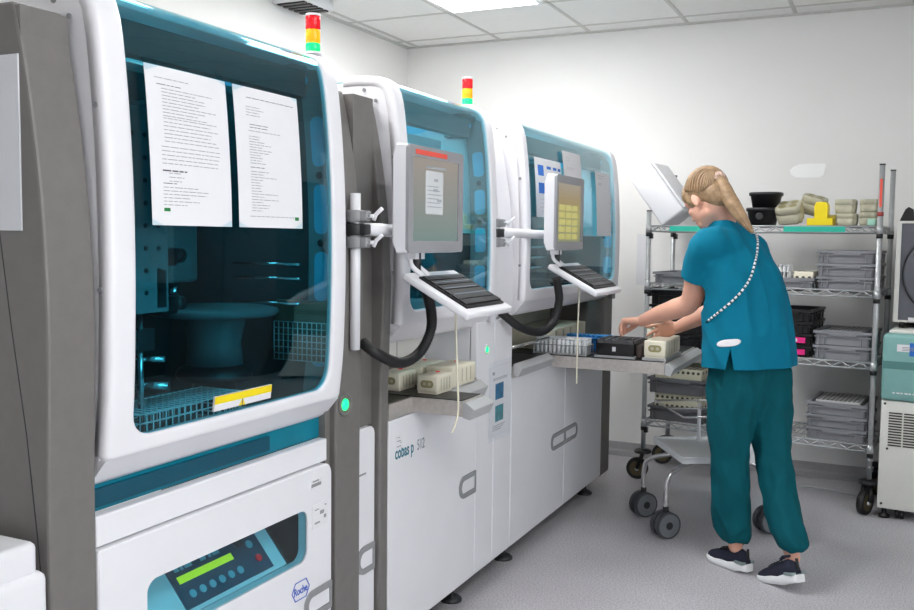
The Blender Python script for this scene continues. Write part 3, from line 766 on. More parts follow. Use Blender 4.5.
# ------------------------------------------------------------------ papers, taped on windows
def doc(name, label, cv, y0, y1, z0, z1, layout, off=.0035, curl=.004, tape=True, skew=0., group=None):
    """sheet following the window curve; layout: list of (mat, u0, u1, v0, v1) in 0..1, v from the top"""
    s0, s1 = cv.s_of(z0), cv.s_of(z1)
    def P(u, v, o): # u along y, v from top
        y = y0+(y1-y0)*u; s_ = s1+(s0-s1)*v-skew*u
        return mapped(cv, y, s_, o+curl*math.sin(PI*u)*(.4+.6*v))
    t = thing(name, label, 'paper', mapped(cv, (y0+y1)/2, s0, off), group=group)
    mb = MB(); nu, nv = 6, 10; G = {}
    for o_ in (0, 1):
        for i in range(nu+1):
            for j in range(nv+1): G[i, j, o_] = mb.v(P(i/nu, j/nv, off+.0006*o_))
    for o_ in (0, 1):
        for i in range(nu):
            for j in range(nv): mb._f([G[i, j, o_], G[i+1, j, o_], G[i+1, j+1, o_], G[i, j+1, o_]], True)
    mb.build('sheet', M['paper'], t, fix=False)
    for mk in dict.fromkeys(l[0] for l in layout):
        mb = MB()
        for (m_, u0, u1, v0, v1) in layout:
            if m_ != mk: continue
            n = max(1, int((u1-u0)/.15))
            n2 = max(1, int((v1-v0)/.1))
            for k in range(n):
                for q in range(n2):
                    a, b_ = u0+(u1-u0)*k/n, u0+(u1-u0)*(k+1)/n; c, d = v0+(v1-v0)*q/n2, v0+(v1-v0)*(q+1)/n2
                    mb.quad(P(a, d, off+.0011), P(b_, d, off+.0011), P(b_, c, off+.0011), P(a, c, off+.0011))
        mb.build('print', M[mk], t, fix=False)
    if tape:
        for (u, v) in ((.06, -.01), (.94, -.01), (.06, 1.01), (.94, 1.01)):
            mb = MB(); a = .05*(1 if (u < .5) == (v < .5) else -1)
            q = [(u-.09, v-.035+a*.4), (u+.05, v-.035-a*.4), (u+.09, v+.035-a*.4), (u-.05, v+.035+a*.4)]
            mb.quad(*[P(x, y, off+.0016) for x, y in q]); mb.build('tape', M['tape'], t, fix=False)
    return t
def lines(v0, v1, n, u0, u1, seed=0, ink='ink', h=.0045, ragged=.4):
    r = random.Random(seed); out = []
    for k in range(n):
        v = v0+(v1-v0)*k/max(1, n-1); e = u0+(u1-u0)*(1-ragged*r.random()); u = u0
        while u < e-.01:
            w = min(e-u, .03+.08*r.random()); out.append((ink, u, u+w, v-h/2, v+h/2)); u += w+.012
    return out
doc('paper_sheet', 'left of two instruction sheets taped on the nearest machine window, with a dense list', cv1, 1.455, 1.708, 1.393, 1.722,
    lines(.075, .075, 1, .1, .5, 1, ragged=0)+lines(.115, .115, 1, .12, .4, 2, 'inkdark', ragged=0)+lines(.14, .31, 9, .17, .86, 3)+lines(.325, .47, 7, .17, .9, 4)+lines(.505, .61, 5, .13, .93, 5, ragged=.15)
    +lines(.655, .655, 1, .13, .42, 6, 'inkdark', .009, 0)+lines(.67, .72, 3, .2, .38, 7)+lines(.735, .735, 1, .13, .3, 8, 'inkdark')+lines(.76, .87, 6, .13, .7, 9, ragged=.6)+[('inkgreen', .13, .2, .89, .912)], group='instruction sheets on the nearest window')
doc('paper_sheet', 'right of two instruction sheets taped on the nearest window, with a short text column', cv1, 1.734, 1.988, 1.394, 1.724,
    lines(.075, .075, 1, .18, .92, 11, 'inkdark', ragged=0)+lines(.14, .2, 4, .16, .42, 12)+lines(.265, .285, 2, .2, .48, 13, 'inkdark', ragged=.1)+lines(.31, .31, 1, .18, .68, 14)+lines(.35, .54, 11, .18, .56, 15, ragged=.6)
    +lines(.57, .57, 1, .18, .42, 16, 'inkdark')+lines(.6, .88, 15, .18, .6, 17, ragged=.7)+lines(.92, .92, 1, .15, .9, 18)+[('inkgreen', .86, .93, .915, .94)], group='instruction sheets on the nearest window')
doc('paper_sheet', 'white sheet with blue squares taped on the far machine window behind the far monitor', cv3, 3.715, 4.06, 1.455, 1.715,
    [('inkblue', .1, .3, .12, .30), ('inkblue', .42, .58, .12, .17), ('inkblue', .66, .8, .12, .17), ('inkblue', .86, .97, .12, .17), ('inkblue', .1, .3, .42, .6)]+lines(.7, .9, 4, .12, .8, 21), tape=False)
doc('paper_sheet', 'upper plain white note on the far machine window above the blue-square sheet', cv3, 4.10, 4.37, 1.56, 1.785, lines(.14, .2, 2, .15, .35, 31)+lines(.35, .38, 2, .15, .6, 32), tape=False)
doc('paper_sheet', 'tall narrow white note at right end of the far machine window', cv3, 4.60, 4.86, 1.395, 1.712, lines(.06, .1, 2, .15, .7, 33)+lines(.18, .2, 2, .15, .5, 34), tape=False)
# document in a plastic sleeve on the white column
t = thing('document_sleeve', 'sheet with two blue photos in a clear sleeve on the white column', 'document', (XF+.002, 3.43, .58))
MB().box(XF+.001, XF+.003, 3.325, 3.545, .585, .872).build('sheet', M['paper'], t)
MB().box(XF+.0029, XF+.0036, 3.385, 3.47, .735, .80).build('photo', M['photoblue'], t)
MB().box(XF+.0029, XF+.0036, 3.385, 3.47, .645, .71).build('photo', M['phototeal'], t)
p = MB()
for k in range(2): p.box(XF+.0029, XF+.0035, 3.36, 3.51, .815+.006*k, .8175+.006*k)
p.box(XF+.0029, XF+.0035, 3.355, 3.375, .838, .85)
for k in range(3): p.box(XF+.0029, XF+.0035, 3.36, 3.49-.02*k, .628-.008*k, .6305-.008*k)
p.build('print', M['ink'], t)
MB().box(XF+.004, XF+.0048, 3.318, 3.552, .572, .892).build('sleeve', M['sleeve'], t)
# pocket of paper on the grey side panel far left
t = thing('document_sleeve', 'white papers in a sleeve on the grey side panel at the left edge', 'document', (-1.60, 1.216, 1.38))
MB().box(-1.74, -1.472, 1.2185, 1.2219, 1.385, 1.71).build('sheet', M['paper'], t)
MB().box(-1.748, -1.465, 1.2160, 1.2170, 1.375, 1.72).build('sleeve', M['sleeve'], t)

# ------------------------------------------------------------------ monitors on arms, keyboards
def monitor(label, y0, pole_y, scr, content):
    y1 = y0+.365; ym = (y0+y1)/2; x = -1.25; zb, zt = 1.337, 1.645
    t = thing('monitor', label, 'monitor', (-1.30, ym, zb), group='touch monitors on the machine arms')
    P = [(x, zb), (x, zt), (x-.035, zt+.003), (x-.048, zt-.03), (x-.048, zb+.03), (x-.035, zb-.003)]
    MB().prism(P, 'y', y0, y1).build('housing', M['white'], t, bev=.005)
    r = MB()
    O = rrect(y0, y1, zb, zt, .012, 4); I = rrect(y0+.03, y1-.03, zb+.034, zt-.032, .003, 4); n = len(O); R = []
    for Q, xx in ((O, x-.004), (O, x+.006), (I, x+.004), (I, x-.002)): R.append([r.v((xx, y, z)) for y, z in Q])
    for A, B in zip(R, R[1:]+R[:1]):
        for k in range(n): r._f([A[k], A[(k+1) % n], B[(k+1) % n], B[k]])
    r.build('bezel', M['bezel'], t)
    s = MB().plate(x-.003, I, .003).build('screen', M[scr], t)
    content(s, x+.0002, y0+.03, y1-.03, zb+.034, zt-.032)
    # pole, arm and clamps
    px0 = -1.398
    MB().cyl((px0, pole_y, 1.055), (px0, pole_y, 1.505), .015, seg=16).build('pole', M['white'], t)
    MB().tube(spline([(px0, pole_y, 1.402), (px0+.05, pole_y+.05, 1.402), (x-.10, ym-.10, 1.40), (x-.06, ym-.02, 1.40)], 8), .019, 12).build('arm', M['white'], t)
    for z in (1.440, 1.365, 1.402):
        c = MB().lathe([(.026, -.017), (.028, -.012), (.028, .012), (.026, .017)], (px0, pole_y, z), 18); c.box(px0+.01, px0+.045, pole_y-.014, pole_y+.014, z-.015, z+.015, .004)
        c = c.build('clamp', M['midgrey'] if z != 1.402 else M['dark'], t)
        if z != 1.402: MB().cyl((px0+.045, pole_y, z), (px0+.062, pole_y, z), .006, seg=8).tube([(px0+.06, pole_y, z-.012), (px0+.066, pole_y+.005, z+.006), (px0+.085, pole_y+.006, z+.022)], .006, 8).build('clamp_lever', M['white'], c)
    # bracket carrying the keyboard
    b_ = MB()
    for dy in (-.02, .02): b_.tube(spline([(x-.035, ym-.06+dy, zb+.01), (x-.04, ym-.06+dy, zb-.035), (x-.01, ym-.04+dy, zb-.07)], 6), .008, 8)
    b_.box(x-.05, x-.02, ym-.09, ym-.03, zb-.02, zb+.002)
    b_.build('bracket', M['white'], t)
    MB().cyl((x-.03, ym-.06, zb-.06), (x-.03, ym-.06, zb+.0), .012).build('swivel', M['dark'], t)
    return t, ym
def content1(s, x, y0, y1, z0, z1):
    w = MB().box(x, x+.0006, y0+.085, y0+.20, z0+.08, z1-.035).build('screen_window', M['screenwin'], s)
    p = MB()
    for k, (a, b_) in enumerate(((.14, .165), (.135, .165), (.16, .19))): p.box(x+.0005, x+.001, y0+a, y0+b_, z1-.065-.03*k, z1-.057-.03*k)
    for k in range(6): p.box(x+.0005, x+.001, y0+.095, y0+.19-.01*(k % 3), z0+.10+.012*k, z0+.103+.012*k)
    p.box(x+.0005, x+.001, y0+.09, y0+.22, z1-.028, z1-.022)
    p.build('screen_text', M['screenline'], w)
def content2(s, x, y0, y1, z0, z1):
    p = MB()
    for i in range(3):
        for j in range(5): p.box(x, x+.0006, y0+.02+.085*i, y0+.095+.085*i, z0+.01+.03*j, z0+.033+.03*j)
    p.build('screen_tile', M['screengold'], s)
mon1, ym1 = monitor('near monitor on a pole arm beside the grey pillars, showing a pale window', 2.318, 2.283, 'screen1', content1)
MB().box(-1.2445, -1.2438, 2.36, 2.565, 1.620, 1.634).build('red_sticker', M['redsticker'], mon1)
mon2, ym2 = monitor('far monitor in front of the farthest machine window, with painted golden reflections over its tiles', 3.585, 3.30, 'screen2', content2)
def keyboard(label, y0, y1):
    t = thing('keyboard', label, 'keyboard', (-1.19, (y0+y1)/2, 1.2), group='keyboards under the monitors')
    a = Vector((-1.285, 0, 1.279)); e = Vector((-1.075, 0, 1.166)); d = (e-a).normalized(); L_ = (e-a).length; n = Vector((-d.z, 0, d.x))
    if n.z < 0: n = -n
    X = Matrix.Identity(4); X.col[0] = (*d, 0); X.col[1] = (0, 1, 0, 0); X.col[2] = (*n, 0); X.translation = a
    b = MB(); b.X = X; b.box(0, L_, y0, y1, -.022, 0, .006); b.build('tray', M['hood'], t)
    b = MB(); b.X = X; b.box(.035, L_-.025, y0+.03, y1-.03, 0, .006, .002); kb = b.build('key_bed', M['black'], t)
    b = MB(); b.X = X; w = y1-y0-.07
    for r_ in range(6):
        n_ = 14 if r_ else 12
        for k in range(n_):
            if r_ == 5 and 4 <= k <= 8:
                continue
            ya = y0+.035+w*k/n_; xa = .042+r_*(L_-.075)/6
            b.box(xa, xa+(L_-.075)/6-.004, ya+.0015, ya+w/n_-.0015, .006, .011)
        if r_ == 5: b.box(.042+5*(L_-.075)/6, .042+L_-.075-.004, y0+.035+w*4/n_, y0+.035+w*9/n_-.002, .006, .011)
    b.build('keys', M['keys'], kb)
    b = MB(); b.X = X
    for k in range(4): b.box(.045+.034*k, .049+.034*k, y0+.05, y1-.05, .0112, .0114)
    b.build('key_print', M['greytext'], kb)
    return t
k1 = keyboard('near black keyboard on a white tilted tray below the near monitor', 2.370, 2.705)
k2 = keyboard('far black keyboard on a white tilted tray below the far monitor', 3.625, 4.0)
def hose(label, pts, r=.017):
    P = spline(pts, 16); out, rs = [], []
    # resample
    S = [0]
    for a, b in zip(P, P[1:]): S.append(S[-1]+(b-a).length)
    n = int(S[-1]/.0045); j = 0
    for k in range(n+1):
        s_ = S[-1]*k/n
        while j < len(S)-2 and S[j+1] < s_: j += 1
        t_ = (s_-S[j])/max(1e-9, S[j+1]-S[j]); out.append(P[j].lerp(P[j+1], t_)); rs.append(r*(1.0 if k % 2 else .84))
    o = MB().tube(out, rs, 12).build('corrugated_hose', M['rubber'], org=pts[0])
    return tag(o, label, 'hose', 'black cable hoses at the monitors')
hose('black corrugated hose looping from the grey pillar up to the near keyboard', [(-1.405, 2.335, 1.072), (-1.36, 2.335, 1.043), (-1.33, 2.43, 1.004), (-1.31, 2.52, 1.027), (-1.29, 2.555, 1.095), (-1.275, 2.525, 1.16), (-1.262, 2.47, 1.222)])
hose('black corrugated hose looping from the white column up to the far keyboard', [(-1.405, 3.40, 1.088), (-1.35, 3.47, 1.026), (-1.30, 3.571, 1.0), (-1.27, 3.644, 1.037), (-1.25, 3.657, 1.129), (-1.25, 3.62, 1.22)], .018)
def cord(label, pts, r=.0035):
    o = MB().tube(spline(pts, 8), r, 6).build('hanging_cord', M['cream'], org=pts[-1])
    tag(o, label, 'cord', 'thin white cords hanging from the keyboards')
cord('thin white cord hanging from the near keyboard in front of the steel tray', [(-1.19, 2.52, 1.205), (-1.195, 2.54, 1.06), (-1.19, 2.545, .93), (-1.192, 2.55, .84), (-1.20, 2.53, .785)])
cord('thin white cord hanging from the far keyboard in front of the white tube rack', [(-1.18, 3.71, 1.19), (-1.185, 3.715, 1.0), (-1.185, 3.715, .80), (-1.186, 3.716, .775)], .0035)
# ------------------------------------------------------------------ wire shelving unit
RS = math.radians(-6.5); RO = Vector((-1.265, 5.247, 0)); RM = Matrix.Translation(RO) @ Matrix.Rotation(RS, 4, 'Z')
def rk(u, v, z): return tuple(RM @ Vector((u, v, z)))
RD, RW = .43, 1.207
rack = thing('wire_shelving_unit', 'zinc wire shelving unit on black castors against the white back wall', 'shelving', tuple(RO), RS)
ZS = [1.466, 1.139, .774, .350]
for (u, v) in ((0, 0), (RW, 0), (0, RD), (RW, RD)):
    pt = 1.545 if u < 1 and v == 0 else 1.768
    c = MB().cyl((u, v, .17), (u, v, pt), .0135, seg=14)
    for k in range(int((pt-.26)/.034)): c.cyl((u, v, .24+.034*k), (u, v, .243+.034*k), .0142, seg=14)
    po = c.build('post', M['zinc'], rack, local=True)
    MB().cyl((u, v, pt), (u, v, pt+.007), .0145, seg=14).build('cap', M['dark'], po, local=True)
    if u > 1 and v == 0:
        MB().box(u-.006, u+.006, v-.0150, v-.0135, 1.56, 1.70).build('red_tape', M['redsticker'], po, local=True)
        MB().cyl((u, v, 1.515), (u, v, 1.535), .0152, seg=14).build('tape_band', M['darkred'], po, local=True)
for i, z in enumerate(ZS):
    s = MB()
    for v in (0, RD):
        s.cyl((.012, v, z-.002), (RW-.012, v, z-.002), .0045, seg=8).cyl((.012, v, z-.033), (RW-.012, v, z-.033), .0045, seg=8)
        n = 26; pts = [(.02+(RW-.04)*k/n, v, z-.004 if k % 2 else z-.031) for k in range(n+1)]; s.tube(pts, .0044, 6)
    for u in (0, RW):
        s.cyl((u, .012, z-.002), (u, RD-.012, z-.002), .0045, seg=8).cyl((u, .012, z-.033), (u, RD-.012, z-.033), .0045, seg=8)
        n = 8; s.tube([(u, .02+(RD-.04)*k/n, z-.004 if k % 2 else z-.031) for k in range(n+1)], .0026, 6)
    for k in range(1, 44): s.cyl((RW*k/44, 0, z), (RW*k/44, RD, z), .0022, seg=6)
    for v in (.13, .30): s.cyl((0, v, z-.004), (RW, v, z-.004), .003, seg=6)
    for (u, v) in ((0, 0), (RW, 0), (0, RD), (RW, RD)): s.cyl((u, v, z-.040), (u, v, z+.004), .018, .0155, seg=14)
    sh = s.build('shelf', M['zinc'], rack, local=True)
    for (u, v) in ((0, 0), (RW, 0), (0, RD), (RW, RD)): MB().cyl((u, v, z-.062), (u, v, z-.038), .0165, seg=14).box(u-.006, u+.024 if u < 1 else u+.006, v-.012, v+.012, z-.075, z-.045).build('bracket', M['black'], sh, local=True)
    if i == 0:
        MB().box(.125, .40, -.0065, -.004, z-.032, z-.004).build('label_strip', M['greenlabel'], sh, local=True)
        MB().box(.742, 1.046, -.0065, -.004, z-.032, z-.004).build('label_strip', M['greenlabel'], sh, local=True)
for (u, v, a) in ((0, 0, .25), (RW, 0, 1.25), (0, RD, .15), (RW, RD, 1.0)):
    c = MB(); c.lathe([(.05, .155), (.052, .163), (.045, .172), (.02, .178)], (u, v, 0), 20)
    d = Vector((-math.cos(a), -math.sin(a), 0)); n = Vector((d.y, -d.x, 0)); w = Vector((u, v, .062))+d*.03
    for s_ in (-1, 1):
        p0 = Vector((u, v, .155))+n*.02*s_
        c.tube([p0, w+n*.022*s_], .012, 8)
    ca = c.build('caster', M['black'], rack, local=True)
    wl = MB(); wl.cyl(w-n*.016, w+n*.016, .062, seg=28); wl = wl.build('wheel', M['rubber'], ca, local=True)
    MB().cyl(w-n*.0175, w+n*.0175, .044, seg=24).build('hub', M['brass'], wl, local=True)
    MB().cyl(w-n*.026, w+n*.026, .012, seg=12).build('axle', M['zinc'], wl, local=True)

def crate_mesh(w, d, h, m='crate', label=None, name='storage_crate', grip=True):
    t = .007; mb = MB(); g = .018
    mb.box(g, w-g, g, d-g, 0, .006)
    for (x0, x1, y0, y1) in ((g-.004, w-g+.004, g-.004, g+t-.004), (g-.004, w-g+.004, d-g-t+.004, d-g+.004), (g-.004, g+t-.004, g+t-.004, d-g-t+.004), (w-g-t+.004, w-g+.004, g+t-.004, d-g-t+.004)): mb.box(x0, x1, y0, y1, .0, h-.002)
    for z0, z1, o in ((h-.014, h, 0.), (h*.62-.004, h*.62+.002, .004)):
        for (x0, x1, y0, y1) in ((o, w-o, o, .016), (o, w-o, d-.016, d-o), (o, .016, .016, d-.016), (w-.016, w-o, .016, d-.016)): mb.box(x0, x1, y0, y1, z0, z1)
    for x in (.022, .05, w-.056, w-.028):
        mb.box(x, x+.006, .005, .016, 0, h-.012); mb.box(x, x+.006, d-.016, d-.005, 0, h-.012)
    if grip: mb.box(w*.28, w*.74, -.001, .012, h-.024, h-.014)
    for y in (.04, d*.35, d*.65, d-.045): mb.box(.003, .010, y, y+.006, 0, h-.012).box(w-.010, w-.003, y, y+.006, 0, h-.012)
    return mb
def crate(u, v, z, w, d, h, label, group, m='crate', tagm=None):
    t = thing('storage_crate', label, 'crate', rk(u, v, z+.001), RS, group)
    crate_mesh(w, d, h-.002).build('crate_body', M[m], t, local=True)
    if tagm: MB().box(w*.50, w*.88, -.0035, -.001, h*.2, h*.66).build('label_card', M[tagm], t, local=True); 
    if tagm: MB().cyl((w*.70, -.0045, h*.42), (w*.70, -.003, h*.42), .010, seg=16).build('label_dot', M['paper'], t, local=True)
    return t
def holes_block(u, v, z, w, d, h, label, m='beige', rows=2, n=9, name='tube_rack', group=None, rz=0.):
    t = thing(name, label, 'tube rack', rk(u, v, z+.001), RS+rz, group)
    mb = MB(); mb.box(0, w, 0, d, 0, h-.001, .004); mb.m = 1
    for r_ in range(rows):
        for k in range(n): mb.cyl((w*(k+.6)/(n+.2), -.0006, h*(r_+.55)/rows), (w*(k+.6)/(n+.2), .002, h*(r_+.55)/rows), min(.009, w/n*.3), seg=10)
    for r_ in range(rows):
        for k in range(5): mb.cyl((w-.002, d*(k+.6)/5.2, h*(r_+.55)/rows), (w+.0006, d*(k+.6)/5.2, h*(r_+.55)/rows), .009, seg=10)
    for a in range(int(d/.03)):
        for k in range(n): mb.cyl((w*(k+.6)/(n+.2), .018+.03*a, h-.003), (w*(k+.6)/(n+.2), .018+.03*a, h-.0003), .009, seg=8)
    mb.build('rack_block', [M[m], M['beigedark']], t, local=True)
    return t
# shelf 2 (second from top)
G = 'grey crates stacked at right end of second shelf'
for k, nm in enumerate(('bottom', 'middle', 'top')): crate(.912, .01, ZS[1]+.0675*k, .285, .38, .0675, nm+' grey crate of the three stacked at the right end of the second shelf', G)
crate(.62, .01, ZS[1], .284, .38, .055, 'low grey crate holding clear tube racks on the second shelf, behind the person', 'single grey crates on the second shelf')
crate(.022, .02, ZS[1], .23, .38, .065, 'grey crate at the left end of the second shelf beside the post', 'single grey crates on the second shelf')
def tube_rack(loc, rz, nx, ny, px, py, label, base='tube', tubem='tube', h=.03, th=.06, r=.006, cap=None, cat='tube rack', group=None, name='tube_rack'):
    t = thing(name, label, cat, loc, rz, group)
    mb = MB(); w, d = nx*px+.01, ny*py+.01
    mb.box(0, w, 0, d, 0, .005)
    mb.box(0, w, 0, d, h, h+.004)
    for (x, y) in ((0, 0), (w-.006, 0), (0, d-.006), (w-.006, d-.006)): mb.box(x, x+.006, y, y+.006, .005, h)
    mb.build('rack_frame', M[base], t, local=True)
    mb = MB()
    for i in range(nx):
        for j in range(ny):
            c = (.005+px*(i+.5), .005+py*(j+.5)); mb.cyl((*c, .006), (*c, th), r, seg=8)
            mb.m = 1; mb.cyl((*c, th), (*c, th+.008), r*1.15, seg=8); mb.m = 0
    tb = mb.build('tubes', [M[tubem], M[cap or tubem]], t, local=True); tb['kind'] = 'stuff'
    return t
tube_rack(rk(.66, .05, ZS[1]+.012), RS, 5, 4, .021, .021, 'clear tube rack in the low crate on the second shelf, close to the person', th=.10, h=.07)
holes_block(.79, .05, ZS[1]+.012, .10, .20, .075, 'cream rack block lying in the low crate on the second shelf', 'cream', 1, 3)
# shelf 3
for k, nm in enumerate(('lowest', 'second lowest', 'second highest', 'topmost')): crate(.005, .02, ZS[2]+.081*k, .325, .38, .081, nm+' black crate of four at left end of third shelf, behind the hands', 'black crates at left end of the third shelf', 'black')
for k, nm in enumerate(('lowest black crate with a pink label right of the person on the third shelf', 'second lowest black crate with a pink label right of the person on third shelf', 'second highest black crate, unlabelled, right of the person on the third shelf', 'topmost black crate, unlabelled, right of the person on the third shelf')):
    crate(.63, .015, ZS[2]+.063*k, .272, .36, .063, nm, 'black crates right of the person on the third shelf', 'black', 'pink' if k < 2 else None)
for k, nm in enumerate(('lower grey crate of two at the right end of the third shelf', 'upper grey crate of two at right end of third shelf, holding a grey tube rack')): crate(.908, .01, ZS[2]+.075*k, .284, .38, .075, nm, 'grey crates at right end of the third shelf')
holes_block(.945, .05, ZS[2]+.085, .20, .28, .066, 'grey tube rack in the upper crate at the right end of the third shelf', 'crate', 1, 9)
# shelf 4
for k, nm in enumerate(('lowest', 'middle', 'topmost')): crate(.885, .01, ZS[3]+.066*k, .30, .38, .066, nm+' grey crate of three at the right end of the bottom shelf', 'grey crates at right end of the bottom shelf')
holes_block(.925, .05, ZS[3]+.144, .22, .28, .060, 'pale grey tube rack in the topmost crate at right end of the bottom shelf', 'lightgrey', 1, 10)
crate(.012, .02, ZS[3], .335, .38, .085, 'lower dark grey crate at the left end of the bottom shelf', 'dark grey crates at left end of the bottom shelf', 'cratedark')
holes_block(.045, .045, ZS[3]+.008, .27, .32, .148, 'lower beige rack with rows of holes in the dark grey crate on the bottom shelf', 'beige', 3, 9)
crate(.006, .02, ZS[3]+.157, .335, .38, .09, 'upper dark grey crate resting on a beige rack at left end of the bottom shelf', 'dark grey crates at left end of the bottom shelf', 'cratedark')
holes_block(.045, .045, ZS[3]+.165, .27, .32, .138, 'upper beige rack with rows of holes in the upper dark grey crate', 'beige', 3, 9)
o = MB().tube(spline([(.70, .10, .004), (.72, .06, .03), (.76, .06, .045), (.79, .10, .03), (.81, .14, .004)], 8), .005, 8).build('wire_loop', M['zinc']); o.matrix_basis = RM @ Matrix.Translation((0, 0, ZS[3]+.002)); tag(o, 'bent wire loop on the bottom shelf left of the grey crates', 'wire')
# top shelf
Z1 = ZS[0]+.003
def at_rack(name, label, cat, u, v, z, group=None, rz=0.): return thing(name, label, cat, rk(u, v, z), RS+rz, group)
t = at_rack('foam_box', 'large white foam box tilted on its corner on the top shelf, left of the person', 'box', .165, .12, Z1)
b = MB(); b.X = Matrix.Rotation(math.radians(37), 4, 'Y').inverted(); b.box(-.078, .078, -.12, .14, .048, .385, .014, 3)
b.build('box_body', M['white'], t, local=True)
b = MB(); b.X = Matrix.Rotation(math.radians(37), 4, 'Y').inverted(); b.box(.080, .094, -.11, .13, .06, .37, .005); b.build('box_lid', M['white'], t, local=True)
t = at_rack('wedge_tray', 'small white tray with green edge leaning under the tilted foam box', 'tray', .25, .06, Z1)
b = MB(); b.X = Matrix.Rotation(math.radians(40), 4, 'Y'); b.box(-.075, .075, -.03, .15, .055, .067, .003); b.build('tray_body', M['offwhite'], t, local=True)
b = MB(); b.X = Matrix.Rotation(math.radians(40), 4, 'Y'); b.box(-.07, .07, -.034, -.029, .056, .068); b.build('green_edge', M['greenlabel'], t, local=True)
def bucket(label, u, v, z, w, d, h, m='black', hub=False):
    t = at_rack('centrifuge_bucket', label, 'bucket', u, v, z, 'black buckets on the top shelf')
    mb = MB(); R = []
    for (s_, zz) in ((.80, 0), (.95, h-.02), (1.04, h-.018), (1.05, h-.002), (1.0, h), (.94, h), (.88, h-.02), (.74, .012)):
        R.append(((0, 0, zz), (1, 0, 0), (0, 1, 0), w/2*s_, d/2*s_))
    mb.loft(R, 28, 3.0); mb.build('bucket_body', M[m], t, local=True)
    if hub: MB().lathe([(.020, -d/2*.98), (.020, -d/2*.93-.012), (.012, -d/2*.9-.014)], (0, 0, h*.5), 18, 'y').build('trunnion', M['dark'], t, local=True)
    return t
bucket('lower black bucket with a round boss of the two stacked on the top shelf', .607, .11, Z1, .165, .16, .095, hub=True)
bucket('upper black open bucket of the two stacked on the top shelf', .620, .11, Z1+.096, .165, .15, .082)
def adapter(label, u, v, z, w, d, h, tilt=0., roll=0., rz=0., top=True):
    t = at_rack('centrifuge_adapter', label, 'adapter', u, v, z, 'beige adapters on the top shelf', rz)
    X = Matrix.Rotation(tilt, 4, 'X') @ Matrix.Rotation(roll, 4, 'Y')
    mb = MB(); mb.X = X
    # grooved round block
    R = []
    for zz, s_ in ((0, .88), (h*.12, .94), (h*.55, 1.), (h*.56, .96), (h*.60, .96), (h*.61, 1.0), (h*.92, 1.0), (h, .93)):
        R.append((zz, s_))
    n = 48; rings = []
    for zz, s_ in R:
        ring = []
        for k in range(n):
            a = 2*PI*k/n; c_, s2 = math.cos(a), math.sin(a); p = 3.6
            g = 1-.085*(1 if (k % 6) in (0, 1) else 0)
            ring.append(mb.v((w/2*s_*g*math.copysign(abs(c_)**(2/p), c_), d/2*s_*g*math.copysign(abs(s2)**(2/p), s2), zz)))
        rings.append(ring)
    for A, B in zip(rings, rings[1:]):
        for k in range(n): mb._f([A[k], A[(k+1) % n], B[(k+1) % n], B[k]], True)
    mb._f(rings[0][::-1]); mb._f(rings[-1])
    bo = mb.build('adapter_body', M['beige'], t, local=True)
    if top:
        mb = MB(); mb.X = X
        for sx in (-1, 1):
            for sy in (-1, 1): mb.cyl((sx*w*.2, sy*d*.2, h-.004), (sx*w*.2, sy*d*.2, h+.0006), w*.145, seg=18)
        mb.build('well', M['creamdark'], bo, local=True)
    return t
adapter('beige adapter tipped toward the viewer on the top shelf, beside the black buckets', .755, .12, Z1+.024, .138, .115, .098, math.radians(26), math.radians(-6))
adapter('beige adapter lying tilted behind the tipped one on the top shelf', .828, .24, Z1+.066, .130, .115, .098, math.radians(10), math.radians(16))
adapter('lower adapter under the ribbed one, right of the yellow holder on the top shelf', 1.030, .12, Z1, .112, .115, .062, top=False)
adapter('upper ribbed beige adapter stacked right of the yellow holder', 1.026, .12, Z1+.063, .105, .108, .072)
adapter('lower of two stacked adapters at the right end of the top shelf', 1.140, .12, Z1, .098, .11, .068, rz=.1, top=False)
adapter('upper of two stacked adapters at the right end of the top shelf', 1.140, .12, Z1+.069, .096, .106, .066, rz=.1)
t = at_rack('yellow_holder', 'bright yellow stepped plastic holder on the top shelf between beige adapters', 'holder', .912, .05, Z1)
mb = MB(); mb.prism([(-.066, 0), (.062, 0), (.062, .038), (.036, .038), (.036, .105), (.026, .122), (-.020, .122), (-.030, .105), (-.030, .038), (-.066, .038)], 'y', 0, .07)
mb.build('holder_body', M['yellow'], t, bev=.003, local=True)
MB().box(.037, .072, .02, .09, 0, .055).build('side_block', mat('dark_yellow_plastic', srgb(170, 150, 40), .5, var=.05), t, local=True)
o = MB().box(-.02, .02, -.015, .015, 0, .034, .006).build('sponge', mat('pale_green_foam', srgb(165, 215, 195), .8, var=.06)); o.matrix_basis = Matrix.Translation(rk(1.165, .035, Z1)) @ Matrix.Rotation(RS, 4, 'Z'); tag(o, 'small pale green sponge by the right post on the top shelf', 'sponge')

# flat plate standing in for a whited-out patch on the wall
o = MB(); P = [(-.566, 1.797), (-.552, 1.815), (-.52, 1.829), (-.47, 1.833), (-.376, 1.833), (-.368, 1.822), (-.374, 1.800), (-.38, 1.768), (-.40, 1.752), (-.47, 1.752), (-.535, 1.757), (-.56, 1.775)]
o.prism([(x, z) for x, z in P], 'y', YB-.004, YB); o = o.build('whiteout_plate', mat('whiteout_white', srgb(254, 254, 254), .3, var=.002), org=(-.467, YB, 1.79), bev=.001); tag(o, 'flat stand-in for a whited-out patch on the back wall above the shelving', 'whiteout patch')
o = MB().box(-1.46, -1.37, YB-.003, YB, 1.10, 1.42).build('paper_sheet', M['paper'], org=(-1.41, YB, 1.1)); tag(o, 'faint paper notice on the back wall left of the shelving post', 'paper')

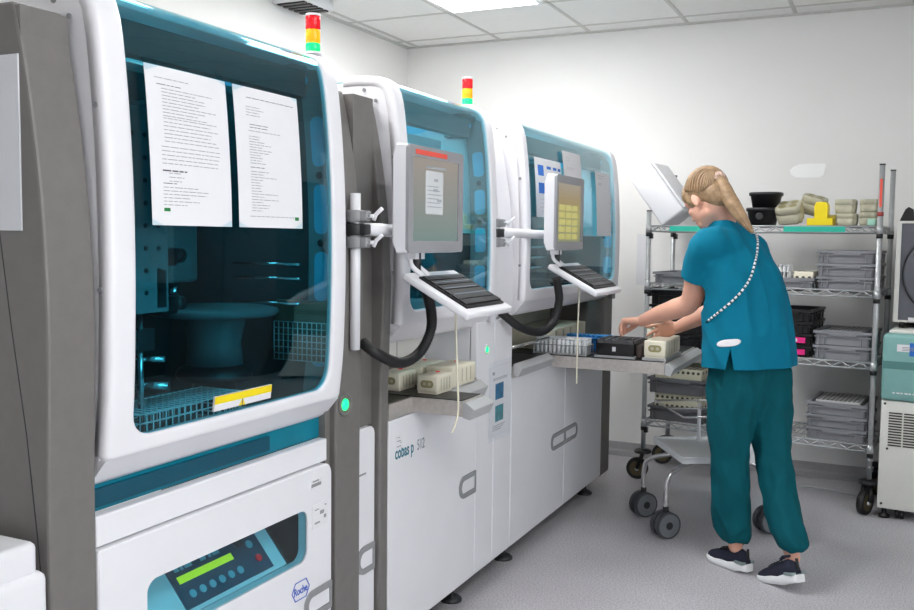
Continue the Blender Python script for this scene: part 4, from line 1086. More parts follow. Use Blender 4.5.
# ------------------------------------------------------------------ tray contents
def rack_cover(x0, y0, z, w, d, h, label, group, oval=True):
    t = thing('rack_cover', label, 'rack cover', (x0+w/2, y0+d/2, z), 0, group)
    MB().box(x0, x0+w, y0, y0+d, z+.006, z+h, .006, 2).box(x0+.004, x0+w-.004, y0+.004, y0+d-.004, z, z+.008).build('cover_body', M['cream'], t)
    if oval:
        r = MB(); O = rrect(x0+w*.2, x0+w*.8, z+h*.34, z+h*.74, h*.19, 6); r.prism(O, 'y', y0-.0006, y0+.002); r.build('grip_recess', M['creamdark'], t)
        r = MB(); r.cyl((x0+w*.38, y0-.0015, z+h*.54), (x0+w*.38, y0, z+h*.54), h*.1, seg=12).cyl((x0+w*.62, y0-.0015, z+h*.54), (x0+w*.62, y0, z+h*.54), h*.1, seg=12); r.build('grip_hole', M['beige'], t)
    d_ = MB().cyl((x0+w*.4, y0+d*.8, z+h), (x0+w*.4, y0+d*.8, z+h+.002), .007, seg=12); d_.build('red_dot', M['red'], t)
    g = MB()
    for k in range(4): g.box(x0+w-.001, x0+w+.0006, y0+d*(.2+.18*k), y0+d*(.24+.18*k), z+.012, z+h-.012)
    g.build('side_groove', M['beige'], t)
    return t
zt2 = .8575
G = 'cream rack covers on the middle machine tray'
rack_cover(-1.437, 2.742, zt2, .080, .122, .062, 'front right cream rack cover with oval grip on the middle machine tray', G)
rack_cover(-1.585, 2.742, zt2, .084, .122, .062, 'front left cream rack cover with oval grip next to the grey pillar', G)
rack_cover(-1.475, 2.885, zt2+.001, .105, .20, .072, 'rear right cream rack cover behind the oval-grip ones on the middle tray', G, False)
rack_cover(-1.61, 2.885, zt2+.001, .12, .20, .068, 'rear left cream rack cover behind the oval-grip ones on the middle tray', G, False)
zt3 = .850
tube_rack((-1.505, 4.045, zt3), 0, 12, 4, .0205, .028, 'rack of clear white tubes at the left front of the far steel tray', 'lightgrey', 'tube', .042, .066, .0085, name='tube_rack')
tube_rack((-1.44, 4.30, zt3), 0, 10, 3, .022, .024, 'blue tube rack behind the clear tubes on the far tray', 'bluerack', 'capblue', .05, .062, .008)
rack_cover(-1.715, 4.19, zt3, .225, .62, .092, 'long cream rack cover lying behind the tube racks on the far machine', 'long cream cover', False)
rack_cover(-.985, 4.052, zt3+.012, .098, .30, .076, 'cream rack cover with oval grip at outer end of the far tray, under the hand', 'cream cover under the hand')
o = MB().box(-.99, -.885, 4.046, 4.36, zt3-.0005, zt3+.0115).build('base_plate', M['lightgrey'], org=(-.94, 4.2, zt3)); tag(o, 'thin grey base plate beneath the cream cover at outer end of the far tray', 'plate')
t = thing('sample_rack', 'black sample rack with a grid of wells under the left hand on the far tray', 'tube rack', (-1.10, 4.15, zt3))
b = MB().box(-1.205, -1.03, 4.05, 4.25, zt3+.010, zt3+.066, .004); b.build('rack_body', M['black'], t)
g = MB()
for k in range(6): g.box(-1.203+.0335*k, -1.197+.0335*k, 4.052, 4.248, zt3+.066, zt3+.080)
for k in range(5): g.box(-1.203, -1.030, 4.052+.0475*k, 4.058+.0475*k, zt3+.066, zt3+.080)
g.build('well_grid', M['cratedark'], t)
MB().box(-1.21, -1.025, 4.046, 4.254, zt3, zt3+.010).build('rack_base', M['lightgrey'], t)
MB().box(-1.128, -1.112, 4.0485, 4.0502, zt3+.03, zt3+.05).build('rack_label', M['paper'], t)
MB().box(-1.0295, -1.0, 4.08, 4.24, zt3+.0005, zt3+.06, .006).build('rack_clip', mat('brown_black_plastic', srgb(70, 58, 54), .5, var=.2, scale=80), t)
tube_rack((-1.075, 4.42, zt3), 0, 4, 2, .03, .03, 'small rack of tall cream tubes behind the black rack on the far tray', 'dark', 'cream', .05, .105, .010, name='tube_rack')

# ------------------------------------------------------------------ trolley
TA = math.radians(30); TN = Vector((-.82, 4.15, 0)); TM = Matrix.Translation(TN) @ Matrix.Rotation(TA, 4, 'Z')
t = thing('trolley', 'chrome trolley with a white board and grey twin-wheel castors behind the person', 'trolley', tuple(TN), TA)
W, D = .50, .44
b = MB().box(0, W, 0, D, .396, .400).build('board', M['boardwhite'], t, local=True)
rim = MB()
for (a, c, e, f) in ((0, W, 0, .008), (0, W, D-.008, D), (0, .008, .008, D-.008), (W-.008, W, .008, D-.008)): rim.box(a, c, e, f, .378, .408)
rim.build('board_rim', M['boardwhite'], b, local=True)
# upper wire frame and posts
f = MB(); f.tube([(0, 0, .59), (W, 0, .59), (W, D, .59), (0, D, .59)], .005, 8, closed=True); f.cyl((0, D*.5, .59), (W, D*.5, .59), .004, seg=8)
f.build('wire_frame', M['chrome'], t, local=True)
f = MB().cyl((.20, .36, .40), (.20, .36, .59), .009, seg=10).build('post', M['white'], t, local=True)
f = MB().cyl((W-.05, .26, .40), (W-.05, .26, .59), .009, seg=10).build('post', M['white'], t, local=True)
inv = TM.inverted()
for (x, y) in ((-1.085, 4.535), (-.91, 4.248), (-.49, 4.547), (-.69, 4.84)):
    q = inv @ Vector((x, y, 0)); c = Vector((W/2, D/2, 0)); d = (q-c); d.z = 0; dn = d.normalized()
    pts = spline([c+d*.05+Vector((0, 0, .365)), c+d*.60+Vector((0, 0, .335)), c+d*.92+Vector((0, 0, .295)), q+Vector((0, 0, .24)), q+Vector((0, 0, .135))], 8)
    lg = MB().tube(pts, .0115, 10).build('leg', M['chrome'], t, local=True)
    ax = Matrix.Rotation(.35, 4, 'Z') @ Vector((.8, .6, 0)); ax = (inv.to_3x3() @ Vector((.72, -.69, 0))).normalized()
    cs = MB().tube([q+Vector((0, 0, .145)), q+Vector((0, 0, .10))], .014, 10).cyl(q+Vector((0, 0, .062))-ax*.006, q+Vector((0, 0, .062))+ax*.006, .045, seg=20).build('caster', M['dark'], lg, local=True)
    for s_ in (-1, 1):
        w = q+Vector((0, 0, .062))+ax*.021*s_
        mb = MB(); R = [w-ax*.0125, w+ax*.0125]
        mb.cyl(R[0], R[1], .062, seg=28); mb.m = 1; mb.cyl(w-ax*.0135, w+ax*.0135, .054, seg=24); mb.m = 2
        mb.cyl(w-ax*.015, w+ax*.015, .018, seg=16)
        mb.build('wheel', [M['tread'], M['wheelgrey'], M['dark']], lg, local=True)

# ------------------------------------------------------------------ floor-standing cabinet at the right with a grey chamber on it
FA = math.radians(-6); FM = Matrix.Translation((-.024, 5.035, 0)) @ Matrix.Rotation(FA, 4, 'Z')
t = thing('floor_centrifuge', 'white floor unit with mint green top and vent grilles at the right edge', 'lab unit', (-.024, 5.035, 0), FA)
MB().box(0, .72, 0, .62, .055, .60, .006).build('cabinet', M['offwhite'], t, local=True)
b = MB().box(-.004, .724, -.012, .62, .603, .935, .02, 3).build('upper_housing', M['mint'], t, local=True)
MB().box(.0, .72, -.0125, -.010, .762, .800).build('grip_groove', mat('dark_mint_enamel', srgb(84, 132, 130), .4, var=.04), b, local=True)
MB().box(.02, .70, .02, .60, .934, .952, .006).build('lid', M['offwhite'], t, local=True)
MB().box(.062, .16, -.014, -.0115, .85, .885).build('label_card', M['paper'], b, local=True)
MB().box(.118, .30, -.0145, -.0115, .83, .895).build('blue_label', M['inkblue'], b, local=True)
p = MB()
for k in range(3): p.box(.085, .15, -.0146, -.0139, .856+.007*k, .859+.007*k)
p.build('label_print', M['ink'], b, local=True)
p = MB()
for k in range(9): p.box(.05+.018*k, .061+.018*k+.004*(k % 2), -.0128, -.0118, .640, .647)
p.build('unit_print', M['paper'], b, local=True)
g = MB()
for c_ in range(5):
    for k in range(13): g.box(.038+.068*c_, .098+.068*c_, -.002, .006, .375+.0135*k, .382+.0135*k)
g.build('vent_slats', M['beigedark'], t, local=True)
g = MB()
for (x, z) in ((.018, .585), (.036, .36), (.02, .08)): g.cyl((x, -.002, z), (x, .002, z), .006, seg=10)
g.build('screw', M['dark'], t, local=True)
for x in (.03, .68):
    MB().lathe([(.028, 0), (.028, .012), (.012, .02), (.012, .06)], (x, .05, 0), 16).build('foot', M['black'], t, local=True)
for x in (.10, .62):
    c = MB(); c.cyl((x-.02, .06, .027), (x-.004, .06, .027), .027, seg=18).cyl((x+.004, .06, .027), (x+.02, .06, .027), .027, seg=18).box(x-.012, x+.012, .045, .075, .03, .062); c.build('caster', M['black'], t, local=True)
CM = (.012, 5.19, .953)
t = thing('incubator', 'grey chamber with a round door and white frame standing on the mint-topped unit', 'incubator', CM, FA)
MB().box(.02, .56, .01, .40, .03, .535).build('chamber', M['door'], t, local=True)
f = MB().box(0, .022, 0, .41, .03, .54).box(.558, .58, 0, .41, .03, .54).box(.022, .558, 0, .41, .528, .54).box(.022, .558, 0, .41, .03, .04).build('frame', M['offwhite'], t, local=True)
d = MB().lathe([(.205, .012), (.205, -.008), (.195, -.014), (.18, -.010), (.17, -.016), (.05, -.022)], (.245, 0, .275), 44, 'y').build('round_door', M['door'], t, local=True)
MB().lathe([(.213, .011), (.213, -.004), (.206, -.006), (.206, .011)], (.245, 0, .275), 44, 'y').build('door_seal', M['black'], d, local=True)
for (x, y) in ((.04, .02), (.54, .02), (.04, .38), (.54, .38)): MB().cyl((x, y, 0), (x, y, .031), .014, seg=12).build('foot', M['black'], t, local=True)
h = MB().prism([(.005, .541), (.075, .541), (.065, .60), (.045, .612), (.03, .60)], 'y', .05, .09).build('handle_bracket', M['black'], t, local=True)
MB().cyl((.055, .07, .592), (.52, .07, .592), .011, seg=12).build('handle_bar', M['lightgrey'], h, local=True)
MB().prism([(.505, .541), (.575, .541), (.55, .60), (.535, .612), (.515, .60)], 'y', .05, .09).build('handle_bracket', M['black'], t, local=True)
MB().box(.07, .19, -.003, 0.0, .034, .055).build('label_card', M['paper'], t, local=True)
# cable on the floor behind the castor
o = MB().tube(spline([(-.62, 5.56, .006), (-.45, 5.50, .006), (-.28, 5.49, .006), (-.14, 5.42, .006), (-.06, 5.36, .006)], 8), .005, 8).build('floor_cable', M['lightgrey'], org=(-.4, 5.5, 0)); tag(o, 'thin grey cable lying on the floor below the shelving', 'cable')
# ------------------------------------------------------------------ the person
def remeshed(mb, name, m, parent, voxel, smooth=6, it=1):
    o = mb.build(name+'_tmp', m, None)
    r = o.modifiers.new('r', 'REMESH'); r.mode = 'VOXEL'; r.voxel_size = voxel; r.use_smooth_shade = True
    s = o.modifiers.new('s', 'SMOOTH'); s.iterations = smooth; s.factor = .5
    dg = bpy.context.evaluated_depsgraph_get(); me = bpy.data.meshes.new_from_object(o.evaluated_get(dg))
    old = o.data; COL.objects.unlink(o); bpy.data.objects.remove(o); bpy.data.meshes.remove(old)
    if parent is not None: me.transform(abs_m(parent).inverted())
    me.materials.clear(); me.materials.append(m); me.name = name
    for p in me.polygons: p.use_smooth = True
    q = bpy.data.objects.new(name, me); COL.objects.link(q); q.parent = parent
    return q
from mathutils import noise
def crease(o, amp, fr, seed):
    """cloth folds as real relief, drawn out along diagonals"""
    me = o.data; vs = [(v.co.copy(), v.normal.copy()) for v in me.vertices]
    for v, (c, n) in zip(me.vertices, vs):
        q = Vector((c.x*fr[0]+c.z*2.2, c.y*fr[1]-c.z*1.4, c.z*fr[2]+seed))
        f = 1-abs(noise.noise(q))*2.2; g = noise.noise(q*2.3+Vector((3, 1, 7)))
        v.co = c+n*amp*(f*.6+g*.35-.35)
    me.update(); return o
FW = Vector((-.80, .60, 0)); LF = Vector((-.60, -.80, 0)); UP = Vector((0, 0, 1))
person = thing('person', 'blonde person in teal scrubs and dark trainers, back turned, reaching over the far steel tray', 'person', (-.45, 3.95, 0))
V = Vector
def limb(mb, pts, rs, n=8, seg=18):
    P = spline(pts, n); m = len(pts)-1; R = []
    for k in range(len(P)):
        t = min(m, k/n); i = min(m-1, int(t)); f_ = t-i; R.append(rs[i]+(rs[i+1]-rs[i])*f_)
    mb.tube(P, R, seg); mb.ell(P[0], R[0], R[0], R[0]); mb.ell(P[-1], R[-1], R[-1], R[-1]); return mb
# joints
SHL, SHR = V((-.690, 3.885, 1.365)), V((-.545, 4.14, 1.335))
ELL, ELR = V((-.775, 4.0, 1.125)), V((-.69, 4.235, 1.085))
WRL, WRR = V((-1.012, 4.11, 1.018)), V((-.878, 4.245, .985))
HC = V((-.730, 4.03, 1.565)); NB = V((-.650, 4.035, 1.425))
hd = V((-.79, .613, 0)).normalized(); pit = math.radians(36)
hf = hd*math.cos(pit)-UP*math.sin(pit); hu = hd*math.sin(pit)+UP*math.cos(pit); hl = hu.cross(hf).normalized()
HR = Matrix((hf, hl, hu)).transposed()*1.02
HS = 1.02
def hp(f, l, u): return HC+(hf*f+hl*l+hu*u)*HS
sk = MB()
# torso core (kept inside the clothes), legs core
sk.loft([((-.53, 4.02, .84), LF, FW, .12, .08), ((-.545, 4.02, 1.05), LF, FW, .11, .075), ((-.60, 4.02, 1.28), LF, FW, .13, .07), ((-.635, 4.03, 1.37), LF, FW, .11, .06), ((-.648, 4.033, 1.41), LF, FW, .06, .055)], 20)
limb(sk, [V((-.560, 3.985, .88)), V((-.585, 3.945, .5)), V((-.550, 3.957, .10))], [.06, .040, .030])
limb(sk, [V((-.50, 4.05, .88)), V((-.43, 4.01, .62)), V((-.415, 3.995, .5)), V((-.362, 3.912, .27)), V((-.314, 3.856, .12))], [.06, .045, .038, .034, .030])
# neck and head
limb(sk, [NB-UP*.05, NB+V((-.012, 0, .05)), hp(-.03, 0, -.05)], [.062, .054, .052])
sk.ell(hp(-.012, 0, .018), .094, .072, .090, 24, 16, HR)
sk.ell(hp(.030, 0, -.040), .062, .060, .078, 20, 14, HR)
sk.ell(hp(.052, 0, -.090), .038, .040, .030, 16, 10, HR)     # chin and jaw
sk.ell(hp(.010, .0, -.075), .055, .056, .036, 16, 10, HR)
sk.ell(hp(.066, 0, .022), .032, .052, .030, 16, 10, HR)      # brow
sk.tube([hp(.084, 0, .004), hp(.100, 0, -.022), hp(.106, 0, -.036)], [.009, .011, .013], 10)   # nose
sk.ell(hp(.100, 0, -.038), .013, .016, .010, 12, 8, HR)
sk.ell(hp(.088, 0, -.066), .012, .022, .007, 12, 8, HR)      # lips
sk.ell(hp(.086, 0, -.076), .011, .019, .007, 12, 8, HR)
for s_ in (-1, 1):
    sk.ell(hp(.062, .036*s_, -.028), .022, .020, .018, 12, 8, HR)      # cheeks
    er = HR @ Matrix.Rotation(.35*s_, 3, 'Z')
    sk.ell(hp(-.006, .072*s_, -.020), .017, .008, .030, 14, 10, er)       # ears
    sk.ell(hp(-.004, .074*s_, -.042), .008, .006, .010, 10, 8, er)
# arms
limb(sk, [SHL, SHL.lerp(ELL, .5)+V((-.005, 0, 0)), ELL, ELL.lerp(WRL, .30)+V((0, 0, -.008)), ELL.lerp(WRL, .65), WRL], [.052, .050, .045, .045, .036, .0265])
limb(sk, [SHR, SHR.lerp(ELR, .5), ELR, ELR.lerp(WRR, .35), ELR.lerp(WRR, .7), WRR], [.050, .048, .043, .041, .034, .0265])
def hand(mb, wr, pdir, pn, side, fingers, thumb, plen=.088):
    """pdir: wrist to knuckles; pn: back of the hand; side: towards the thumb"""
    pdir = pdir.normalized(); side = (side-pdir*side.dot(pdir)).normalized(); pn = pdir.cross(side) if pdir.cross(side).dot(pn) > 0 else side.cross(pdir)
    sg = 1 if (Matrix.Rotation(.1, 3, side) @ pdir).dot(pn) < 0 else -1
    rings = []
    for t, w, th in ((-.1, .026, .022), (.15, .030, .020), (.45, .037, .018), (.8, .041, .016), (1.02, .040, .013)):
        rings.append((wr+pdir*plen*t, side, pn, w, th))
    mb.loft(rings, 18, 2.4)
    L = (.068, .078, .072, .055); R = (.0088, .0090, .0086, .0075)
    for i, (bend, spread) in enumerate(fingers):
        base = wr+pdir*plen*(.93 if i not in (0, 3) else .88)+side*(.030-.0205*i)
        d = (pdir+side*spread).normalized(); p = base; pts = [base-d*.02]; l = L[i]
        for j, (fr, bk) in enumerate(((.46, .8), (.30, 1.0), (.24, .7))):
            d = (Matrix.Rotation(bend[j]*sg, 3, side) @ d).normalized()
            pts.append(p.copy()); p = p+d*l*fr
        pts.append(p)
        mb.tube(spline(pts[1:], 4), [R[i]*(1.08-.28*k/12) for k in range(13)], 10); mb.ell(pts[1], R[i]*1.12, R[i]*1.12, R[i]*1.12, 10, 8); mb.ell(p, R[i]*.8, R[i]*.8, R[i]*.8, 10, 8)
    b0 = wr+pdir*plen*.22+side*.022; d = (pdir*thumb[0]+side*thumb[1]-pn*thumb[2]).normalized(); d2 = (d+pdir*thumb[3]-side*thumb[4]).normalized()
    pts = [b0, b0+d*.038, b0+d*.038+d2*.030, b0+d*.038+d2*.054]
    mb.tube(spline(pts, 4), [.0135-.0042*k/12 for k in range(13)], 10); mb.ell(pts[0], .014, .014, .014, 10, 8); mb.ell(pts[-1], .0092, .0092, .0092, 10, 8)
# left hand: over the black rack, fingers hanging down; thumb to the near inside
hand(sk, WRL, V((-.93, .12, -.06)), V((-.06, -.1, 1)), V((.15, .98, -.15)), [((.75, .55, .35), .10), ((.85, .55, .35), .02), ((.95, .6, .4), -.05), ((1.0, .65, .4), -.14)], (.85, .35, .55, .1, .1), .082)
# right hand: pointing left over the cream cover, thumb up
hand(sk, WRR, V((-.93, .10, -.22)), V((.1, .75, .65)), V((-.15, -.45, .88)), [((.05, .1, .08), .10), ((.35, .45, .3), .0), ((.5, .55, .35), -.05), ((.6, .6, .4), -.1)], (.65, .75, .1, .35, -.1), .082)
body = remeshed(sk, 'body', M['skin'], person, .0042, 3)
# eyes: closed lids seen from the side need only lashes and brows
for s_ in (-1, 1):
    MB().tube([hp(.086, .018*s_, -.004), hp(.083, .030*s_, -.001), hp(.074, .042*s_, -.004)], .0022, 6).build('eyelash', M['hair'], person)
    MB().tube([hp(.094, .014*s_, .016), hp(.090, .030*s_, .021), hp(.078, .044*s_, .016)], .003, 6).build('eyebrow', M['hair'], person)
# hair
hr = MB()
hr.ell(hp(-.022, 0, .026), .094, .078, .092, 26, 18, HR)
hr.ell(hp(.030, 0, .058), .056, .062, .050, 20, 12, HR)
hr.ell(hp(-.058, 0, -.022), .058, .064, .070, 20, 12, HR)
hr.ell(hp(.040, 0, .044), .056, .067, .056, 22, 14, HR)
for s_ in (-1, 1): hr.ell(hp(.022, .052*s_, .006), .034, .022, .040, 14, 10, HR)
hair = remeshed(hr, 'hair', M['hair'], person, .0042, 3)
lk = MB(); rr = random.Random(3)
def on_skull(d): return d
E0 = hp(-.022, 0, .026)
for k in range(46):
    a = -2.55+5.1*k/45
    st = V((math.cos(a)*.095+.0, math.sin(a)*.078, .0)); st.z = .035 if abs(a) < .9 else .035-.075*min(1, (abs(a)-.9)/1.0)
    en = V((-.080, 0, .012)); q = []
    for i in range(9):
        t_ = i/8; p_ = st.lerp(en, t_); p_.z += .085*math.sin(PI*t_)*(1-min(1, abs(a)/2.2)*.75)
        e_ = math.sqrt((p_.x/.096)**2+(p_.y/.080)**2+(p_.z/.094)**2); p_ = p_/e_ if e_ > 1e-4 else p_
        q.append(HC+(hf*(p_.x-.022)+hl*p_.y+hu*(p_.z+.026))*HS)
    lk.tube(spline(q, 3), [.0032+.0018*rr.random()]*25, 6)
lk.build('combed_lock', M['hair'], hair)
TIE = hp(-.096, 0, .022)
pt = MB(); A = TIE+V((-.004, 0, -.002))
pp = spline([A, A+V((.022, -.016, -.012)), A+V((.058, -.040, -.075)), A+V((.105, -.066, -.145)), A+V((.165, -.082, -.225))], 10); n = len(pp)
prof = [.018, .024, .030, .031, .026, .007]
def lerp_prof(t):
    x = t*(len(prof)-1); i = min(len(prof)-2, int(x)); return prof[i]+(prof[i+1]-prof[i])*(x-i)
pt.tube(pp, [lerp_prof(k/(n-1)) for k in range(n)], 18)
tail = remeshed(pt, 'ponytail', M['hair'], hair, .005, 2)
for k in range(9):      # locks
    a = 2*PI*k/9; off = V((math.cos(a)*.6, math.sin(a), .35*math.cos(a)))
    q = [pp[i]+off*(lerp_prof(i/(n-1))*.86) for i in range(2, n, 4)]
    if k == 0: lk = MB()
    lk.tube(spline(q, 4), [.0055]*((len(q)-1)*4+1), 6)
lk.build('hair_lock', M['hair'], hair)
tie = MB(); tx = (pp[1]-pp[0]).normalized(); ta = tx.orthogonal().normalized(); tb = tx.cross(ta)
tie.tube([TIE+V((.002, -.002, -.002))+(ta*math.cos(2*PI*k/30)+tb*math.sin(2*PI*k/30))*(.022+.004*math.sin(k*2.4)) for k in range(30)], [.0125+.002*math.sin(k*1.9) for k in range(30)], 10, closed=True)
tie.build('scrunchie', M['scrunchie'], person)
# trousers
tr = MB()
def ring(x, y, z, a, b): return (V((x, y, z)), LF, FW, a, b)
tr.loft([ring(-.53, 4.02, .99, .160, .115), ring(-.53, 4.02, .90, .178, .125), ring(-.528, 4.015, .80, .180, .128), ring(-.523, 4.01, .74, .164, .112), ring(-.516, 4.006, .68, .14, .085), ring(-.512, 4.0, .63, .08, .05)], 28)
def leg(pts):
    P = [p[:3] for p in pts]
    tr.loft([ring(*p) for p in pts], 26, 2.1)
leg([(-.575, 3.958, .86, .098, .115), (-.584, 3.95, .74, .100, .110), (-.588, 3.946, .62, .092, .094), (-.588, 3.942, .50, .080, .081), (-.580, 3.942, .38, .076, .077), (-.574, 3.946, .26, .076, .079), (-.565, 3.952, .18, .073, .076), (-.557, 3.955, .145, .068, .070), (-.554, 3.957, .125, .056, .058)])
leg([(-.475, 4.068, .86, .098, .115), (-.456, 4.055, .74, .098, .108), (-.436, 4.03, .62, .084, .090), (-.418, 4.00, .50, .073, .077), (-.392, 3.955, .38, .070, .074), (-.362, 3.91, .27, .070, .075), (-.336, 3.872, .21, .068, .074), (-.318, 3.858, .178, .064, .068), (-.314, 3.855, .155, .052, .056)])
crease(remeshed(tr, 'trousers', M['trouser'], person, .006, 12), .015, (13, 13, 6), 3)
# tunic: body and sleeves, with hem slit
tu = MB()
SB = [ring(-.528, 4.018, .80, .214, .152), ring(-.528, 4.018, .862, .214, .152), ring(-.531, 4.018, .95, .208, .147), ring(-.540, 4.018, 1.05, .200, .139), ring(-.558, 4.018, 1.16, .196, .134), ring(-.585, 4.02, 1.26, .192, .127), ring(-.613, 4.024, 1.335, .180, .110), ring(-.634, 4.028, 1.390, .140, .092), ring(-.648, 4.032, 1.432, .086, .078), ring(-.656, 4.033, 1.458, .064, .066), ring(-.660, 4.033, 1.468, .058, .061)]
tu.loft(SB, 36, 2.3)
SLE = SHL.lerp(ELL, .42)
limb(tu, [SHL+V((.05, .06, -.01)), SHL+V((.0, 0, .0)), SHL.lerp(ELL, .30)+V((-.008, -.002, 0)), SLE+V((-.004, 0, .0)), SLE+V((-.006, 0, .0))+(ELL-SHL).normalized()*.075], [.082, .072, .068, .068, .070])
limb(tu, [SHL+V((-.002, .0, -.012)), V((-.655, 3.95, 1.36)), V((-.625, 4.02, 1.355))], [.070, .082, .085])
limb(tu, [SHL+V((.004, .01, -.06)), V((-.645, 3.95, 1.27)), V((-.60, 4.01, 1.25))], [.055, .095, .110])
SRE = SHR.lerp(ELR, .50)
limb(tu, [SHR+V((-.04, -.05, -.01)), SHR, SHR.lerp(ELR, .30), SRE], [.085, .074, .070, .066])
tunic = crease(remeshed(tu, 'tunic', M['scrub'], person, .0058, 14), .017, (9, 9, 4.0), 9)
# cut the hem, the near cuff and the side slit cleanly
def cut(o, co_, no_, near=None, rad=9., clear=True):
    bm = bmesh.new(); bm.from_mesh(o.data); W = person.matrix_basis.inverted(); c = W @ V(co_)
    fs = [f for f in bm.faces if near is None or (f.calc_center_median()-(W @ V(near))).length < rad]
    ge = list({v for f in fs for v in f.verts})+list({e for f in fs for e in f.edges})+fs
    bmesh.ops.bisect_plane(bm, geom=ge, dist=1e-6, plane_co=c, plane_no=V(no_), clear_outer=False)
    if clear:
        dl = [f for f in bm.faces if (near is None or (f.calc_center_median()-(W @ V(near))).length < rad) and (f.calc_center_median()-c).dot(V(no_)) > 1e-5]
        bmesh.ops.delete(bm, geom=dl, context='FACES')
    bm.to_mesh(o.data); bm.free()
cut(tunic, (-.53, 4.02, .862), (.02, -.01, -1))
axl = (ELL-SHL).normalized(); cutp = SLE+V((-.004, 0, 0))+axl*.040
cut(tunic, cutp, axl, cutp+axl*.06, .115)
sl_b = V((-.528, 4.018, .862))+LF*.214*.86+FW*(-.152)*.50    # foot of the side slit on the near side
bm = bmesh.new(); bm.from_mesh(tunic.data); W = person.matrix_basis.inverted()
nrm = (LF*.8-FW*.6).normalized(); tang = UP.cross(nrm)
for s_ in (-1, 1):
    pn_ = (tang*s_+UP*.20).normalized(); c = W @ (sl_b+UP*.085)
    fs = [f for f in bm.faces if (f.calc_center_median()-(W @ (sl_b+UP*.04))).length < .09]
    bmesh.ops.bisect_plane(bm, geom=list({v for f in fs for v in f.verts})+list({e for f in fs for e in f.edges})+fs, dist=1e-6, plane_co=c, plane_no=pn_)
dl = []
for f in bm.faces:
    q = f.calc_center_median()-(W @ (sl_b+UP*.085))
    if q.length < .12 and q.dot(nrm) > -.05 and q.z < 0 and abs(q.dot(tang)) < -q.z*.20: dl.append(f)
bmesh.ops.delete(bm, geom=dl, context='FACES'); bm.to_mesh(tunic.data); bm.free()
so = tunic.modifiers.new('thickness', 'SOLIDIFY'); so.thickness = .0025; so.offset = -1
# dashed piping across the back
def onback(an, z, out=.004):
    i = next((i for i in range(len(SB)-1) if SB[i][0].z <= z <= SB[i+1][0].z), len(SB)-2); f_ = (z-SB[i][0].z)/(SB[i+1][0].z-SB[i][0].z)
    c = SB[i][0].lerp(SB[i+1][0], f_); a_ = SB[i][3]+(SB[i+1][3]-SB[i][3])*f_; b_ = SB[i][4]+(SB[i+1][4]-SB[i][4])*f_
    ct, st = math.cos(an), math.sin(an); p = 2.3
    x = math.copysign(abs(ct)**(2/p), ct); y = math.copysign(abs(st)**(2/p), st)
    nrm = (LF*ct/a_+FW*st/b_).normalized()
    return c+LF*a_*x+FW*b_*y+nrm*out
from mathutils.bvhtree import BVHTree
bvh = BVHTree.FromPolygons([person.matrix_basis @ v.co for v in tunic.data.vertices], [p.vertices[:] for p in tunic.data.polygons])
# path of the piping on the tunic's back, from the collar round to the near side
def surf(px, py):
    d = (fw*F_PX+r2*(px-457)+u2*(305-py)).normalized(); h = bvh.ray_cast(V((0, 0, CAMH)), d)
    return h[0], h[1]
path = []
for p in spline([(756, 231, 0), (757.5, 246, 0), (755, 262, 0), (750, 278, 0), (741, 292, 0), (730, 303, 0), (718, 313, 0), (706.5, 322, 0)], 8):
    h, n = surf(p.x, p.y)
    if h is not None: path.append(h+n*.0015)
S = [0]
for a, b in zip(path, path[1:]): S.append(S[-1]+(b-a).length)
def onp(s_):
    for i in range(len(S)-1):
        if s_ <= S[i+1]: return path[i].lerp(path[i+1], (s_-S[i])/max(1e-9, S[i+1]-S[i]))
    return path[-1]
base = MB().tube([p-UP*0 for p in path], .0045, 8).build('piping', M['trouser'], tunic)
k, s_ = 0, .004
while s_ < S[-1]-.012 and k < 60:
    MB().tube([onp(s_), onp(s_+.006), onp(s_+.012)], .0048, 8).build('dash', M['paper'], base); s_ += .0195; k += 1
mb = MB(); rows = []  # white patch standing in for a whited-out area of the tunic
for q_, o_ in ((1., .0004), (1., .003), (.8, .0036), (.55, .0036), (.3, .0036)):
    row = []
    for k in range(28):
        a = 2*PI*k/28; cx = 12*math.copysign(abs(math.cos(a))**.7, math.cos(a)); cy = 3.6*math.sin(a)-1.6*math.cos(a)
        h, n = surf(729+cx*q_, 343+cy*q_); row.append(mb.v(h+n*o_))
    rows.append(row)
for A, B in zip(rows, rows[1:]):
    for k in range(28): mb._f([A[k], A[(k+1) % 28], B[(k+1) % 28], B[k]], True)
mb._f(rows[-1]); mb._f(rows[0][::-1])
mb.build('whiteout_patch', M['paper'], tunic)
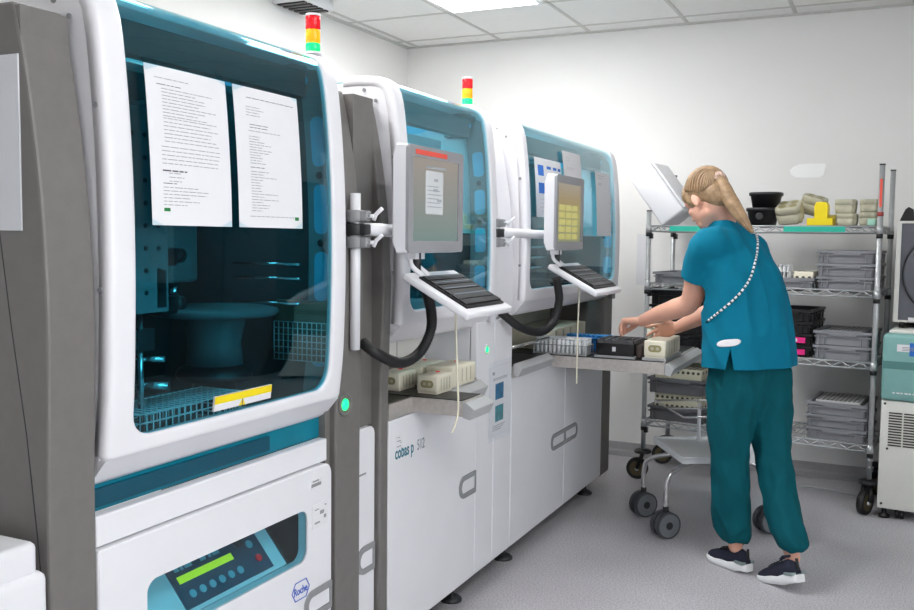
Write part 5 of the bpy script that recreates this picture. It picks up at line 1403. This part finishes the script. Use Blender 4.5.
# shoes
def shoe(heel, toe, lift, name='shoe'):
    heel, toe = V(heel), V(toe); d = (toe-heel); L_ = .218; dn = V((d.x, d.y, 0)).normalized(); sd = UP.cross(dn)
    X = Matrix((dn, sd, UP)).transposed().to_4x4()
    X.translation = heel
    piv = Matrix.Translation((.175, 0, 0)) @ Matrix.Rotation(lift, 4, 'Y') @ Matrix.Translation((-.175, 0, 0))
    X = X @ Matrix.Diagonal((.84, .94, .98, 1)) @ piv
    def prof(t): # half width along the foot
        return .030+.018*math.sin(PI*min(1, t*.62+.12))*1.1 if t < .93 else .030
    t_ = MB(); t_.X = X; R = []
    W = [(.0, .018, .062), (.02, .030, .092), (.06, .035, .100), (.10, .036, .092), (.14, .040, .078), (.18, .044, .066), (.215, .043, .056), (.242, .034, .046), (.257, .018, .036)]
    rows = []
    for x, w, h in W:
        z0 = .022; row = []
        for k in range(15):
            a = PI*k/14; row.append(t_.v((x, w*math.cos(a)*(1 if abs(math.cos(a)) < .9 else 1), z0+(h-z0)*math.sin(a)**.75)))
        rows.append(row)
    for A, B in zip(rows, rows[1:]):
        for k in range(14): t_._f([A[k], A[k+1], B[k+1], B[k]], True)
        t_._f([A[0], B[0], B[-1], A[-1]])
    t_._f(rows[0]); t_._f(rows[-1][::-1])
    sh = t_.build(name, M['shoe'], person)
    s = MB(); s.X = X; rows = []
    for x, w, h in [(-.010, .016, 0)]+W[1:-1]+[(.252, .026, 0), (.262, .012, 0)]:
        zb = .0 if x > .02 else .012; zb = zb if x < .235 else .008+(x-.235)*.3
        tt = .040 if x < .07 else (.030 if x < .16 else .026)
        w = w+.005; rows.append([s.v((x, y*w, z)) for y, z in ((-1.04, zb+.004), (-.9, zb), (.9, zb), (1.04, zb+.004), (1.0, tt), (.86, tt+.003), (-.86, tt+.003), (-1.0, tt))])
    for A, B in zip(rows, rows[1:]):
        for k in range(8): s._f([A[k], A[(k+1) % 8], B[(k+1) % 8], B[k]], True)
    s._f(rows[0]); s._f(rows[-1][::-1])
    s.build('sole', M['sole'], sh)
    v = MB(); v.X = X
    v.box(.0, .055, -.040, .040, .040, .052, .004); v.build('heel_band', M['silver'], sh)
    c = MB(); c.X = X; c.tube([(.075+.020*math.cos(2*PI*k/20), .024*math.sin(2*PI*k/20), .102-.10*.0+(.010 if math.cos(2*PI*k/20) < 0 else 0)) for k in range(20)], .006, 8, closed=True); c.build('collar', M['shoe'], sh)
    tb = MB(); tb.X = X; tb.tube([(.004, 0, .06), (.003, 0, .080), (.006, 0, .106)], .0065, 8); tb.build('heel_tab', M['black'], sh)
    lc = MB(); lc.X = X
    for k in range(4): lc.tube([(.115+.018*k, -.024, .081-.0045*k), (.118+.018*k, 0, .092-.0055*k), (.115+.018*k, .024, .081-.0045*k)], .0026, 6)
    lc.build('laces', M['black'], sh)
shoe((-.492, 3.925, 0), (-.705, 4.080, 0), 0.)
shoe((-.275, 3.782, 0), (-.432, 3.922, 0), .22)
# ------------------------------------------------------------------ unseen bench and cabinet, added to give the glass dark reflections
t = thing('reflection_bench', 'grey bench added for reflections along the right wall, outside the photo', 'bench', (2.3, 3.6, 0))
MB().box(2.0, 2.69, 1.6, 5.6, .0, .86).build('bench_body', M['cratedark'], t)
MB().box(1.97, 2.69, 1.58, 5.62, .86, .90).build('worktop', M['dark'], t)
t = thing('reflection_cabinet', 'dark grey tall cabinet added for reflections against the back wall, outside the photo', 'cabinet', (1.45, 5.45, 0))
MB().box(1.0, 1.9, 5.15, 5.74, .0, 2.0).build('cabinet_body', M['cratedark'], t, bev=.006)
MB().box(1.44, 1.455, 5.145, 5.15, .08, 1.97).build('door_gap', M['black'], t)
# ------------------------------------------------------------------ light
w = bpy.data.worlds.new('world'); SC.world = w; w.use_nodes = True
w.node_tree.nodes['Background'].inputs[0].default_value = (.9, .95, 1, 1); w.node_tree.nodes['Background'].inputs[1].default_value = .3
vs = SC.view_settings; vs.view_transform = 'Standard'; vs.look = 'None'; vs.gamma = 1; vs.use_curve_mapping = False; vs.exposure = 0.32
SC.cycles.max_bounces = 10; SC.cycles.diffuse_bounces = 5; SC.cycles.glossy_bounces = 4; SC.cycles.transparent_max_bounces = 16
SC.cycles.use_denoising = True; SC.cycles.caustics_reflective = False; SC.cycles.caustics_refractive = False
SC.cycles.sample_clamp_indirect = 6
